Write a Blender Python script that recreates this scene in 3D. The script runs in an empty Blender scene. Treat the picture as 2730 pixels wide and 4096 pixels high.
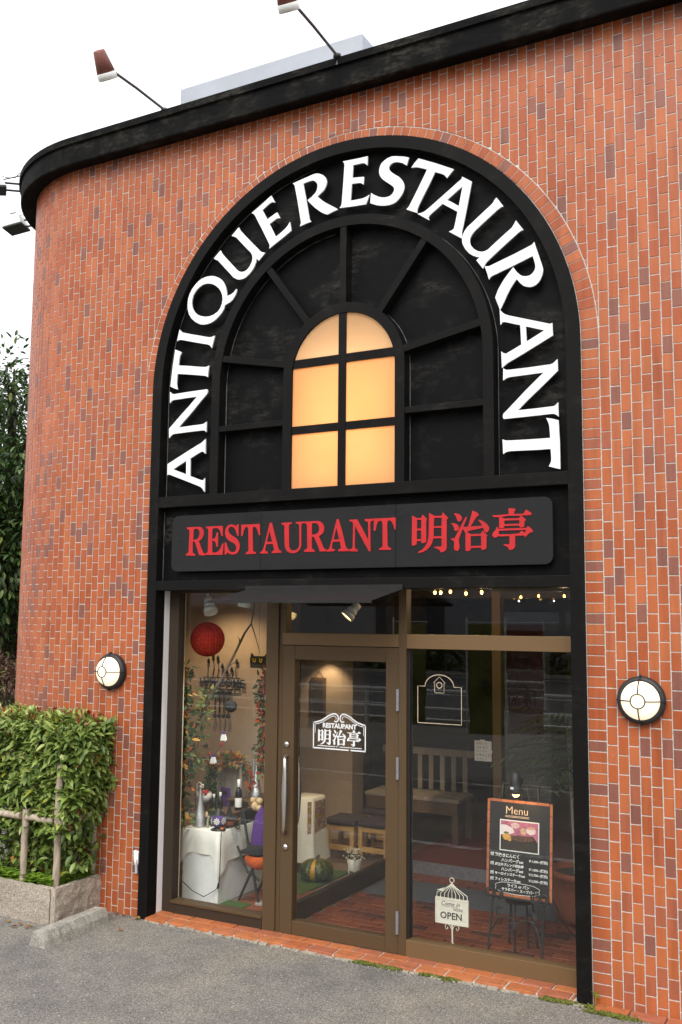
import bpy, math, random, mathutils
from mathutils import Vector, Matrix
from mathutils.geometry import tessellate_polygon

SC = bpy.context.scene
COL = SC.collection
R = math.radians
rnd = random.Random(7)

# ------------------------------------------------------------------ camera
cam_d = bpy.data.cameras.new('camera')
cam_d.sensor_fit = 'VERTICAL'
cam_d.sensor_height = 36.0
cam_d.sensor_width = 24.0
cam_d.lens = 34.563
cam_d.clip_start = 0.05
cam_d.clip_end = 600
cam = bpy.data.objects.new('camera', cam_d)
COL.objects.link(cam)
_yaw, _pitch, _roll = R(28.45263), R(6.26643), R(0.48919)
_F = Vector((-math.sin(_yaw) * math.cos(_pitch), math.cos(_yaw) * math.cos(_pitch), math.sin(_pitch)))
_Rt = Vector((math.cos(_yaw), math.sin(_yaw), 0))
_U = _Rt.cross(_F)
_R2 = _Rt * math.cos(_roll) + _U * math.sin(_roll)
_U2 = -_Rt * math.sin(_roll) + _U * math.cos(_roll)
CAM = Vector((5.10608, -6.21212, 2.29646))
cam.matrix_world = Matrix(((_R2.x, _U2.x, -_F.x, CAM.x), (_R2.y, _U2.y, -_F.y, CAM.y),
                           (_R2.z, _U2.z, -_F.z, CAM.z), (0, 0, 0, 1)))
SC.camera = cam

# ------------------------------------------------------------------ sky and sun (bright overcast)
SUN_EL, SUN_AZ = R(44), R(168)          # azimuth measured clockwise from +Y
world = bpy.data.worlds.new('World')
SC.world = world
world.use_nodes = True
wn, wl = world.node_tree.nodes, world.node_tree.links
wn.clear()
w_out = wn.new('ShaderNodeOutputWorld')
w_bg = wn.new('ShaderNodeBackground')
w_sky = wn.new('ShaderNodeTexSky')
w_sky.sky_type = 'NISHITA'
w_sky.sun_disc = False
w_sky.sun_elevation = SUN_EL
w_sky.sun_rotation = SUN_AZ
w_sky.air_density = 1.0
w_sky.dust_density = 7.0
w_sky.ozone_density = 1.0
w_hs = wn.new('ShaderNodeHueSaturation')
w_hs.inputs['Saturation'].default_value = 0.10
w_mix = wn.new('ShaderNodeMixRGB')           # an even cloud sheet over the clear sky
w_mix.inputs['Fac'].default_value = 0.72
w_mix.inputs['Color2'].default_value = (10.4, 10.6, 11.0, 1)
wl.new(w_sky.outputs['Color'], w_hs.inputs['Color'])
wl.new(w_hs.outputs['Color'], w_mix.inputs['Color1'])
wl.new(w_mix.outputs['Color'], w_bg.inputs['Color'])
w_bg.inputs['Strength'].default_value = 0.15
wl.new(w_bg.outputs['Background'], w_out.inputs['Surface'])
sun_d = bpy.data.lights.new('sun', 'SUN')
sun_d.energy = 1.5
sun_d.angle = R(32)
sun_d.color = (1.0, 0.97, 0.92)
sun = bpy.data.objects.new('sun', sun_d)
COL.objects.link(sun)
_sd = Vector((math.sin(SUN_AZ) * math.cos(SUN_EL), math.cos(SUN_AZ) * math.cos(SUN_EL), math.sin(SUN_EL)))
sun.rotation_euler = _sd.to_track_quat('Z', 'Y').to_euler()
sun.location = _sd * 30

# ------------------------------------------------------------------ exposure and sampling
SC.view_settings.view_transform = 'Standard'
SC.view_settings.look = 'None'
SC.view_settings.exposure = 0.24
SC.view_settings.gamma = 1.0
SC.view_settings.use_curve_mapping = False
SC.render.engine = 'CYCLES'
SC.cycles.use_denoising = True
SC.cycles.use_adaptive_sampling = True
SC.cycles.adaptive_threshold = 0.02
SC.cycles.max_bounces = 7
SC.cycles.diffuse_bounces = 3
SC.cycles.glossy_bounces = 3
SC.cycles.transparent_max_bounces = 12
SC.cycles.caustics_reflective = False
SC.cycles.caustics_refractive = False
SC.cycles.sample_clamp_indirect = 6.0

# ------------------------------------------------------------------ helpers: meshes
class MB:
    """collects faces for ONE mesh object"""
    def __init__(self):
        self.v, self.f, self.s, self.t = [], [], [], []
        self.tone = 0.0
    def face(self, pts, smooth=False):
        b = len(self.v)
        self.v.extend(tuple(p) for p in pts)
        self.f.append(tuple(range(b, b + len(pts))))
        self.s.append(smooth); self.t.append(self.tone)
        return self
    def idx(self, pts, faces, smooth=False):
        b = len(self.v)
        self.v.extend(tuple(p) for p in pts)
        for f in faces:
            self.f.append(tuple(b + i for i in f)); self.s.append(smooth); self.t.append(self.tone)
        return self
    def box(self, x0, x1, y0, y1, z0, z1, M=None):
        p = [Vector((x, y, z)) for z in (z0, z1) for y in (y0, y1) for x in (x0, x1)]
        if M is not None: p = [M @ q for q in p]
        return self.idx(p, [(0, 2, 3, 1), (4, 5, 7, 6), (0, 1, 5, 4), (1, 3, 7, 5), (3, 2, 6, 7), (2, 0, 4, 6)])
    def tube(self, pts, r, n=8, cap=True, smooth=True):
        pts = [Vector(p) for p in pts]
        rs = r if isinstance(r, (list, tuple)) else [r] * len(pts)
        rings, prev = [], None
        for i, p in enumerate(pts):
            d = (pts[min(i + 1, len(pts) - 1)] - pts[max(i - 1, 0)])
            if d.length < 1e-9: d = Vector((0, 0, 1))
            d.normalize()
            if prev is None:
                a = Vector((0, 0, 1)) if abs(d.z) < .9 else Vector((1, 0, 0))
                u = a.cross(d).normalized()
            else:
                u = (prev - d * prev.dot(d))
                u = u.normalized() if u.length > 1e-6 else d.orthogonal().normalized()
            prev = u
            w = d.cross(u)
            rings.append([p + (u * math.cos(2 * math.pi * k / n) + w * math.sin(2 * math.pi * k / n)) * rs[i] for k in range(n)])
        fs, b = [], 0
        for i in range(len(rings) - 1):
            for k in range(n):
                k2 = (k + 1) % n
                fs.append((i * n + k, i * n + k2, (i + 1) * n + k2, (i + 1) * n + k))
        self.idx([q for g in rings for q in g], fs, smooth)
        if cap:
            self.face(list(reversed(rings[0]))); self.face(rings[-1])
        return self
    def lathe(self, prof, n=20, M=None, smooth=True, wob=None):
        M = M or Matrix.Identity(4)
        p = []
        for r, z in prof:
            for k in range(n):
                a = 2 * math.pi * k / n
                q = r * (wob(a, z) if wob else 1)
                p.append(M @ Vector((q * math.cos(a), q * math.sin(a), z)))
        fs = []
        for i in range(len(prof) - 1):
            for k in range(n):
                k2 = (k + 1) % n
                fs.append((i * n + k, i * n + k2, (i + 1) * n + k2, (i + 1) * n + k))
        return self.idx(p, fs, smooth)
    def sphere(self, c, r, n=14, m=8, sc=(1, 1, 1)):
        prof = [(max(1e-4, r * math.sin(math.pi * i / m)), -r * math.cos(math.pi * i / m)) for i in range(m + 1)]
        return self.lathe(prof, n, Matrix.Translation(c) @ Matrix.Diagonal((sc[0], sc[1], sc[2], 1)))
    def wall(self, contours, y0, y1):
        """(x, z) outline with holes, extruded from y0 (front) to y1"""
        cs = [[Vector((x, z, 0)) for x, z in c] for c in contours]
        tris = tessellate_polygon(cs)
        flat = [p for c in cs for p in c]
        def fix(t):
            a, b, c = (flat[i] for i in t)
            return t if (b - a).cross(c - a).z > 0 else (t[0], t[2], t[1])
        self.idx([(p.x, y0, p.y) for p in flat], [fix(t) for t in tris])
        for c in cs:
            m = len(c)
            area = sum(c[i].x * c[(i + 1) % m].y - c[(i + 1) % m].x * c[i].y for i in range(m))
            first = c is cs[0]
            for i in range(m):
                a, b = c[i], c[(i + 1) % m]
                q = [(a.x, y0, a.y), (a.x, y1, a.y), (b.x, y1, b.y), (b.x, y0, b.y)]
                if (area > 0) != first: q.reverse()
                self.face(q)
        return self
    def mesh(self, name):
        me = bpy.data.meshes.new(name)
        me.from_pydata(self.v, [], self.f)
        me.polygons.foreach_set('use_smooth', self.s)
        if any(self.t):
            at = me.attributes.new('tone', 'FLOAT', 'FACE')
            at.data.foreach_set('value', self.t)
        me.update()
        return me

def link(name, me, mat=None, parent=None):
    o = bpy.data.objects.new(name, me)
    COL.objects.link(o)
    if mat is not None and not me.materials: me.materials.append(mat)
    if parent is not None: o.parent = parent
    return o
def obj(name, mb, mat, parent=None, bevel=0.0):
    o = link(name, mb.mesh(name), mat, parent)
    if bevel:
        b = o.modifiers.new('bevel', 'BEVEL'); b.width = bevel; b.segments = 2; b.limit_method = 'ANGLE'
    return o
def tag(o, label=None, cat=None, group=None, kind=None):
    if label: o['label'] = label
    if cat: o['category'] = cat
    if group: o['group'] = group
    if kind: o['kind'] = kind
    return o
def thing(name, label, cat, group=None, loc=(0, 0, 0)):
    e = bpy.data.objects.new(name, None)
    e.empty_display_size = .1
    COL.objects.link(e)
    e.location = loc
    return tag(e, label, cat, group)
def struct(name, mb, mat): return tag(obj(name, mb, mat), kind='structure')

# ------------------------------------------------------------------ helpers: materials
def lin(r, g, b):
    f = lambda c: (c / 255 / 12.92) if c <= 10 else ((c / 255 + .055) / 1.055) ** 2.4
    return (f(r), f(g), f(b), 1)
def nodes(name):
    m = bpy.data.materials.new(name); m.use_nodes = True
    nt = m.node_tree
    return m, nt.nodes, nt.links, nt.nodes['Principled BSDF']
def noise(N, L, scale, detail=4, rough=.6, stretch=None, coord=None):
    if coord is None:
        coord = N.new('ShaderNodeNewGeometry').outputs['Position']
    if stretch:
        mp = N.new('ShaderNodeMapping'); mp.inputs['Scale'].default_value = stretch
        L.new(coord, mp.inputs['Vector']); coord = mp.outputs['Vector']
    t = N.new('ShaderNodeTexNoise')
    t.inputs['Scale'].default_value = scale; t.inputs['Detail'].default_value = detail; t.inputs['Roughness'].default_value = rough
    L.new(coord, t.inputs['Vector'])
    return t.outputs['Fac']
def ramp(N, L, fac, stops):
    r = N.new('ShaderNodeValToRGB')
    e = r.color_ramp.elements
    while len(e) > 1: e.remove(e[-1])
    e[0].position, e[0].color = stops[0][0], stops[0][1]
    for p, c in stops[1:]:
        q = e.new(p); q.color = c
    L.new(fac, r.inputs['Fac'])
    return r.outputs['Color']
def mixc(N, L, fac, a, b, mode='MIX'):
    m = N.new('ShaderNodeMixRGB'); m.blend_type = mode
    for k, x in (('Fac', fac), ('Color1', a), ('Color2', b)):
        if hasattr(x, 'is_output'): L.new(x, m.inputs[k])
        else: m.inputs[k].default_value = x if k != 'Fac' else float(x)
    return m.outputs['Color']
def bump(N, L, P, h, strength=.3, dist=.002):
    b = N.new('ShaderNodeBump'); b.inputs['Strength'].default_value = strength; b.inputs['Distance'].default_value = dist
    L.new(h, b.inputs['Height']); L.new(b.outputs['Normal'], P.inputs['Normal'])
def grey(v): return (v, v, v, 1)
def plain(name, c, rough=.6, metal=0.0, var=.18, scale=30, bmp=.15, bdist=.001, stretch=None, spec=.5, coat=0):
    """one paint or material with gentle uneven colour and fine relief"""
    m, N, L, P = nodes(name)
    f = noise(N, L, scale, 5, .65, stretch)
    lo = (c[0] * (1 - var), c[1] * (1 - var), c[2] * (1 - var), 1)
    hi = (min(1, c[0] * (1 + var)), min(1, c[1] * (1 + var)), min(1, c[2] * (1 + var)), 1)
    L.new(ramp(N, L, f, [(.3, lo), (.7, hi)]), P.inputs['Base Color'])
    P.inputs['Roughness'].default_value = rough; P.inputs['Metallic'].default_value = metal
    P.inputs['Specular IOR Level'].default_value = spec
    if coat: P.inputs['Coat Weight'].default_value = coat
    if bmp: bump(N, L, P, f, bmp, bdist)
    return m
def emit(name, c, s):
    m, N, L, P = nodes(name)
    P.inputs['Base Color'].default_value = c
    P.inputs['Emission Color'].default_value = c; P.inputs['Emission Strength'].default_value = s
    return m

M = {}
# fired tiles: per-tile tone + fine grain
def tile_mat(name, stops, rough=.42):
    m, N, L, P = nodes(name)
    a = N.new('ShaderNodeAttribute'); a.attribute_name = 'tone'
    base = ramp(N, L, a.outputs['Fac'], stops)
    g = noise(N, L, 420, 3, .7)
    w = noise(N, L, 2.2, 4, .6)
    c = mixc(N, L, .55, base, ramp(N, L, g, [(.25, grey(.62)), (.75, grey(1.25))]), 'MULTIPLY')
    c = mixc(N, L, .5, c, ramp(N, L, w, [(.3, grey(.8)), (.7, grey(1.15))]), 'MULTIPLY')
    st = noise(N, L, 5, 6, .7, (3.2, 3.2, .22))
    c = mixc(N, L, .75, c, ramp(N, L, st, [(.36, grey(.72)), (.52, grey(1.0)), (.70, grey(1.10))]), 'MULTIPLY')
    fl = noise(N, L, 34, 2, .5)
    c = mixc(N, L, ramp(N, L, fl, [(.755, grey(0)), (.775, grey(.6))]), c, (.62, .55, .5, 1))
    L.new(c, P.inputs['Base Color'])
    P.inputs['Roughness'].default_value = rough; P.inputs['Specular IOR Level'].default_value = .34
    bump(N, L, P, g, .25, .0006)
    return m
M['tile'] = tile_mat('fired_tile', [(0, (.370, .084, .026, 1)), (.3, (.415, .106, .034, 1)), (.6, (.455, .130, .044, 1)), (.8, (.39, .104, .044, 1)),
                                    (.88, (.35, .101, .050, 1)), (.94, (.265, .096, .062, 1)), (1, (.225, .084, .060, 1))], .46)
M['sill_brick'] = tile_mat('sill_brick', [(0, (.44, .13, .048, 1)), (.5, (.52, .175, .066, 1)), (1, (.40, .13, .070, 1))], .6)
M['paver'] = tile_mat('floor_paver', [(0, (.20, .055, .028, 1)), (.5, (.26, .075, .036, 1)), (.9, (.17, .05, .032, 1)), (1, (.08, .04, .035, 1))], .5)
M['mortar'] = plain('mortar', (.52, .50, .455), .9, var=.30, scale=60, bmp=.3)
M['mortar_dark'] = plain('floor_joint', (.20, .15, .12), .9)
# black paint: brushed, scuffed
def black_paint(name, base, scuff, amount, rough=.5, stretch=(1, 1, 1)):
    m, N, L, P = nodes(name)
    f1 = noise(N, L, 2.6, 5, .62, (1.0 * stretch[0], 1, 1.1 * stretch[2]))
    f2 = noise(N, L, 21, 7, .8, (.5 * stretch[0], 1, 1.5 * stretch[2]))
    mul = N.new('ShaderNodeMath'); mul.operation = 'MULTIPLY'
    L.new(ramp(N, L, f1, [(.50, grey(0)), (.70, grey(1))]), mul.inputs[0]); L.new(ramp(N, L, f2, [(.44, grey(0)), (.64, grey(1))]), mul.inputs[1])
    sc = N.new('ShaderNodeMath'); sc.operation = 'MULTIPLY'; sc.inputs[1].default_value = amount
    L.new(mul.outputs[0], sc.inputs[0])
    L.new(mixc(N, L, sc.outputs[0], base, scuff), P.inputs['Base Color'])
    L.new(ramp(N, L, f2, [(.3, grey(rough - .1)), (.7, grey(rough + .15))]), P.inputs['Roughness'])
    P.inputs['Specular IOR Level'].default_value = .09
    bump(N, L, P, f2, .25, .0015)
    return m
M['black'] = black_paint('black_paint', (.0070, .0065, .0061, 1), (.042, .037, .031, 1), .55)
M['black_panel'] = black_paint('black_panel', (.0040, .0040, .0041, 1), (.075, .070, .060, 1), .62, .55)
M['cornice'] = black_paint('black_cornice', (.0032, .0032, .0031, 1), (.062, .058, .046, 1), .9, .7)
M['sign_black'] = black_paint('sign_black', (.021, .021, .022, 1), (.010, .010, .010, 1), .8, .5)
M['letter_white'] = plain('letter_white', (.82, .82, .81), .45, var=.03, scale=4, bmp=.05)
M['letter_red'] = plain('letter_red', (.48, .007, .010), .5, var=.16, scale=7, bmp=.12)
M['bronze'] = plain('bronze_aluminium', (.165, .100, .047), .5, metal=.15, var=.06, scale=300, bmp=.05, spec=.25)
M['bronze_dark'] = plain('dark_bronze', (.045, .032, .022), .5, metal=.15, var=.08, scale=200, bmp=.05, spec=.25)
M['bronze_mid'] = plain('bronze_mid', (.098, .062, .032), .5, metal=.15, var=.07, scale=300, bmp=.05, spec=.22)  # darker bronze: dark reflections on door and posts put into the colour
M['bead'] = plain('grey_bead', (.085, .085, .088), .6, var=.5, scale=30)
M['gasket'] = plain('black_gasket', (.01, .01, .01), .6)
M['plaster'] = plain('white_plaster', (.86, .82, .80), .85, var=.05, scale=40, bmp=.4, bdist=.002)
M['roof_white'] = plain('grey_white_render', (.40, .42, .46), .85, var=.08, scale=2.5, bmp=.2)
M['steel'] = plain('brushed_steel', (.62, .60, .57), .28, metal=1.0, var=.05, scale=80, bmp=.03)
M['iron'] = plain('black_iron', (.018, .018, .019), .5, var=.3, scale=60)
M['grey_metal'] = plain('grey_metal', (.30, .30, .33), .4, metal=.6)
M['awning'] = plain('dark_sheet_metal', (.024, .0225, .022), .55, metal=.0, spec=.15, var=.2, scale=5, bmp=.1, stretch=(1, 4, 1))

def glass_mat(name, tint=(1, 1, 1, 1), boost=1.0, dirt=.0):
    """window glass: clear transmission plus a mirror share from Fresnel"""
    m, N, L, P = nodes(name)
    N.remove(P)
    out = N['Material Output']
    tr = N.new('ShaderNodeBsdfTransparent'); tr.inputs['Color'].default_value = tint
    gl = N.new('ShaderNodeBsdfGlossy'); gl.inputs['Roughness'].default_value = 0.0
    fr = N.new('ShaderNodeFresnel')
    ge = N.new('ShaderNodeNewGeometry'); mr = N.new('ShaderNodeMapRange')      # same share from either side of the sheet
    mr.inputs['To Min'].default_value = 1.5; mr.inputs['To Max'].default_value = 1 / 1.5
    L.new(ge.outputs['Backfacing'], mr.inputs['Value']); L.new(mr.outputs['Result'], fr.inputs['IOR'])
    mu = N.new('ShaderNodeMath'); mu.operation = 'MULTIPLY'; mu.inputs[1].default_value = boost; mu.use_clamp = True
    L.new(fr.outputs[0], mu.inputs[0])
    mx = N.new('ShaderNodeMixShader')
    L.new(mu.outputs[0], mx.inputs[0]); L.new(tr.outputs[0], mx.inputs[1]); L.new(gl.outputs[0], mx.inputs[2])
    L.new(mx.outputs[0], out.inputs['Surface'])
    return m
M['glass'] = glass_mat('window_glass', (.975, .985, .98, 1), 1.1)

# asphalt
def asphalt(name, lo, hi):
    m, N, L, P = nodes(name)
    pos = N.new('ShaderNodeNewGeometry').outputs['Position']
    v = N.new('ShaderNodeTexVoronoi'); v.inputs['Scale'].default_value = 150; L.new(pos, v.inputs['Vector'])
    f = noise(N, L, 130, 3, .7, coord=pos)
    big = noise(N, L, 1.1, 5, .6, coord=pos)
    spk = noise(N, L, 75, 1, .4, coord=pos)
    c = ramp(N, L, f, [(.28, lo), (.62, hi)])
    c = mixc(N, L, .8, c, ramp(N, L, v.outputs['Color'], [(.1, grey(.32)), (.9, grey(1.65))]), 'MULTIPLY')
    c = mixc(N, L, .85, c, ramp(N, L, big, [(.34, (.72, .72, .75, 1)), (.5, grey(1)), (.66, (1.22, 1.16, 1.06, 1))]), 'MULTIPLY')
    big2 = noise(N, L, 4.5, 6, .7, coord=pos)
    c = mixc(N, L, .8, c, ramp(N, L, big2, [(.36, grey(.85)), (.5, grey(1)), (.66, grey(1.10))]), 'MULTIPLY')
    c = mixc(N, L, ramp(N, L, spk, [(.68, grey(0)), (.73, grey(.85))]), c, (.62, .6, .55, 1))
    L.new(c, P.inputs['Base Color'])
    P.inputs['Roughness'].default_value = .82
    h = mixc(N, L, .5, v.outputs['Distance'], f)
    bump(N, L, P, h, .9, .006)
    return m
M['asphalt'] = asphalt('asphalt', (.112, .104, .094, 1), (.25, .232, .206, 1))
M['road'] = asphalt('road_asphalt', (.05, .05, .05, 1), (.10, .10, .10, 1))
M['paint_line'] = plain('road_paint', (.75, .75, .73), .7)
ARCH_LETTERS = [["A",[[295,7062,546,7176,770,7278,961,7360,998,7385,1037,7418,1041,7176,1009,7206,972,7221,873,7180,747,7123,751,6841,822,6816,942,6771,985,6757,1013,6762,1040,6793,1043,6568,1002,6621,967,6651,913,6676,597,6795,329,6894,314,6891,297,6882],[670,7093,673,6872,410,6971]]],["N",[[306,8248,329,8224,362,8206,395,8201,714,8210,1040,8214,1054,8203,1057,8172,1048,8142,1000,8100,884,7993,756,7871,497,7644,732,7651,957,7656,1000,7663,1050,7692,1047,7526,1016,7549,988,7557,735,7555,410,7547,375,7538,347,7517,311,7486,307,7641,535,7840,702,7980,851,8114,616,8112,392,8106,359,8101,337,8086,309,8058]]],["T",[[309,8338,342,8631,387,8941,443,8916,522,8878,496,8843,482,8818,474,8782,463,8667,613,8645,803,8611,961,8583,1013,8579,1038,8583,1072,8597,1050,8409,1007,8434,951,8446,761,8480,566,8513,446,8531,439,8461,434,8378,438,8338,455,8272,381,8300]]],["I",[[465,9264,491,9234,531,9205,716,9151,996,9074,1072,9054,1106,9055,1170,9071,1116,8872,1096,8906,1065,8930,1020,8947,790,9008,492,9092,453,9090,420,9075]]],["Q",[[1073,10066,1146,10047,1215,10015,1278,9968,1320,9915,1352,9852,1374,9785,1384,9721,1386,9686,1427,9691,1474,9704,1514,9724,1540,9748,1566,9775,1574,9760,1567,9715,1542,9662,1503,9611,1450,9576,1350,9542,1335,9481,1292,9425,1239,9375,1173,9327,1098,9294,1016,9280,940,9281,864,9301,779,9348,699,9417,648,9494,620,9580,613,9663,622,9756,651,9834,698,9909,760,9972,828,10023,897,10053,980,10068],[1032,9948,969,9955,900,9944,831,9911,770,9862,723,9799,700,9726,696,9663,712,9590,749,9527,803,9472,881,9432,971,9406,1054,9401,1136,9416,1210,9451,1263,9503,1295,9573,1306,9647,1295,9717,1269,9779,1227,9837,1164,9891,1087,9933]]],["U",[[1589,10781,1600,10752,1627,10712,1682,10652,1805,10521,2000,10317,2039,10290,2096,10272,1977,10163,1933,10207,1928,10159,1906,10101,1868,10039,1804,9975,1732,9930,1673,9917,1613,9918,1559,9938,1504,9973,1449,10034,1366,10120,1226,10271,1191,10306,1142,10329,1117,10350,1245,10462,1259,10425,1291,10381,1431,10230,1562,10090,1610,10053,1663,10033,1716,10035,1762,10053,1814,10105,1849,10167,1862,10228,1853,10275,1829,10319,1741,10409,1549,10616,1508,10641,1454,10663]]],["E",[[1827,10969,1988,11059,2088,11118,2189,11182,2221,11128,2260,11059,2210,11070,2181,11067,2161,11060,2087,11016,2027,10980,2124,10806,2301,10888,2334,10830,2357,10786,2319,10789,2290,10787,2224,10754,2164,10725,2286,10494,2357,10531,2459,10594,2500,10633,2539,10687,2553,10613,2564,10541,2370,10432,2170,10328,2177,10371,2167,10404,2028,10667,1887,10925,1863,10950,1844,10960]]],["R",[[2582,11297,2948,11365,2982,11368,3021,11363,3061,11348,3117,11316,3151,11283,3173,11245,3184,11205,3180,11161,3164,11119,3142,11083,3098,11046,3023,10999,3077,10945,3133,10895,3211,10839,3322,10767,3385,10720,3323,10707,3262,10692,3199,10676,3147,10702,3102,10728,3046,10772,2978,10831,2910,10903,2848,10973,2925,11011,2964,11041,2994,11068,3014,11104,3023,11143,3023,11184,3007,11218,2984,11243,2961,11260,2936,11271,2893,11272,2837,11266,2768,11254,2806,11076,2879,10711,2885,10670,2899,10641,2924,10619,2846,10609,2767,10591,2721,10582,2739,10639,2670,11012,2617,11249,2608,11271]]],["E",[[3460,11459,3643,11450,3759,11446,3879,11447,3877,11384,3873,11305,3837,11341,3811,11354,3790,11358,3704,11360,3635,11363,3624,11164,3817,11139,3813,11073,3810,11024,3779,11046,3754,11060,3681,11067,3614,11074,3595,10815,3674,10809,3794,10808,3849,10818,3910,10843,3883,10774,3854,10707,3632,10718,3409,10737,3437,10769,3446,10803,3469,11098,3488,11390,3481,11424,3470,11443]]],["S",[[4551,11274,4513,11163,4482,11187,4452,11211,4395,11237,4339,11254,4287,11250,4249,11229,4228,11197,4228,11173,4246,11139,4283,11100,4334,11057,4386,11019,4421,10982,4452,10935,4473,10882,4477,10838,4465,10787,4437,10735,4391,10681,4346,10645,4294,10626,4233,10619,4171,10623,4098,10636,4035,10656,3925,10710,3937,10862,3993,10821,4061,10780,4129,10754,4191,10746,4248,10754,4289,10780,4314,10823,4315,10857,4294,10891,4242,10938,4169,10997,4117,11045,4083,11097,4069,11149,4070,11198,4090,11257,4111,11284,4157,11318,4209,11341,4277,11352,4328,11344,4457,11310]]],["T",[[4701,11226,4969,11093,5247,10942,5204,10897,5140,10836,5116,10872,5097,10894,5065,10914,4960,10965,4887,10830,4788,10662,4706,10521,4684,10473,4680,10448,4681,10411,4510,10497,4549,10529,4579,10578,4679,10748,4778,10922,4837,11029,4772,11060,4695,11094,4656,11104,4587,11111,4640,11171]]],["A",[[5494,10683,5441,10431,5393,10207,5349,10018,5348,9977,5351,9929,5167,10060,5207,10067,5239,10087,5263,10183,5290,10310,5076,10463,5018,10423,4918,10359,4884,10334,4872,10311,4880,10273,4710,10395,4772,10397,4814,10407,4863,10432,5127,10604,5349,10750,5355,10763,5358,10781],[5310,10384,5142,10504,5363,10647]]],["U",[[6249,9865,6218,9858,6174,9835,6107,9787,5958,9681,5728,9509,5696,9473,5670,9418,5575,9552,5624,9591,5578,9602,5521,9632,5463,9678,5407,9751,5371,9829,5365,9891,5374,9951,5401,10003,5443,10054,5512,10102,5609,10175,5780,10297,5819,10329,5849,10375,5874,10397,5971,10254,5931,10244,5883,10217,5712,10096,5554,9981,5511,9937,5483,9886,5479,9832,5492,9783,5537,9724,5595,9681,5655,9660,5704,9663,5751,9682,5853,9759,6088,9926,6118,9965,6147,10017]]],["R",[[6397,9669,6506,9309,6513,9276,6512,9236,6502,9195,6476,9135,6447,9097,6411,9070,6372,9055,6327,9054,6283,9066,6245,9083,6203,9123,6147,9193,6099,9133,6056,9071,6008,8987,5948,8867,5908,8798,5888,8860,5866,8918,5843,8980,5863,9036,5884,9084,5922,9145,5973,9220,6038,9296,6102,9366,6148,9293,6183,9257,6213,9230,6252,9215,6292,9209,6333,9215,6365,9234,6387,9260,6403,9285,6410,9312,6407,9354,6395,9410,6374,9478,6200,9420,5842,9306,5801,9295,5774,9277,5755,9250,5735,9327,5709,9404,5694,9449,5754,9437,6121,9549,6352,9629,6374,9640]]],["A",[[6606,8351,6381,8242,6180,8145,6008,8067,5976,8043,5941,8013,5933,8232,5962,8206,5996,8193,6084,8232,6198,8286,6188,8541,6123,8562,6014,8601,5974,8613,5950,8608,5926,8579,5918,8783,5957,8736,5989,8710,6038,8687,6327,8587,6572,8503,6585,8505,6600,8514],[6267,8315,6259,8515,6500,8431]]],["N",[[6693,7252,6669,7276,6636,7294,6604,7299,6281,7292,5952,7289,5938,7300,5935,7332,5944,7362,5993,7404,6110,7512,6240,7635,6502,7863,6266,7857,6038,7853,5995,7845,5944,7816,5947,7984,5979,7960,6007,7953,6263,7953,6590,7960,6626,7969,6654,7990,6690,8021,6694,7865,6463,7665,6294,7524,6144,7389,6381,7390,6607,7396,6640,7400,6662,7415,6690,7444]]],["T",[[6691,7204,6703,6891,6705,6561,6642,6577,6553,6606,6575,6646,6586,6674,6588,6714,6581,6835,6421,6835,6218,6841,6048,6846,5992,6842,5967,6833,5934,6813,5927,7013,5976,6994,6036,6990,6241,6984,6450,6981,6578,6980,6574,7055,6567,7143,6556,7183,6528,7250,6610,7232]]]]
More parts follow.
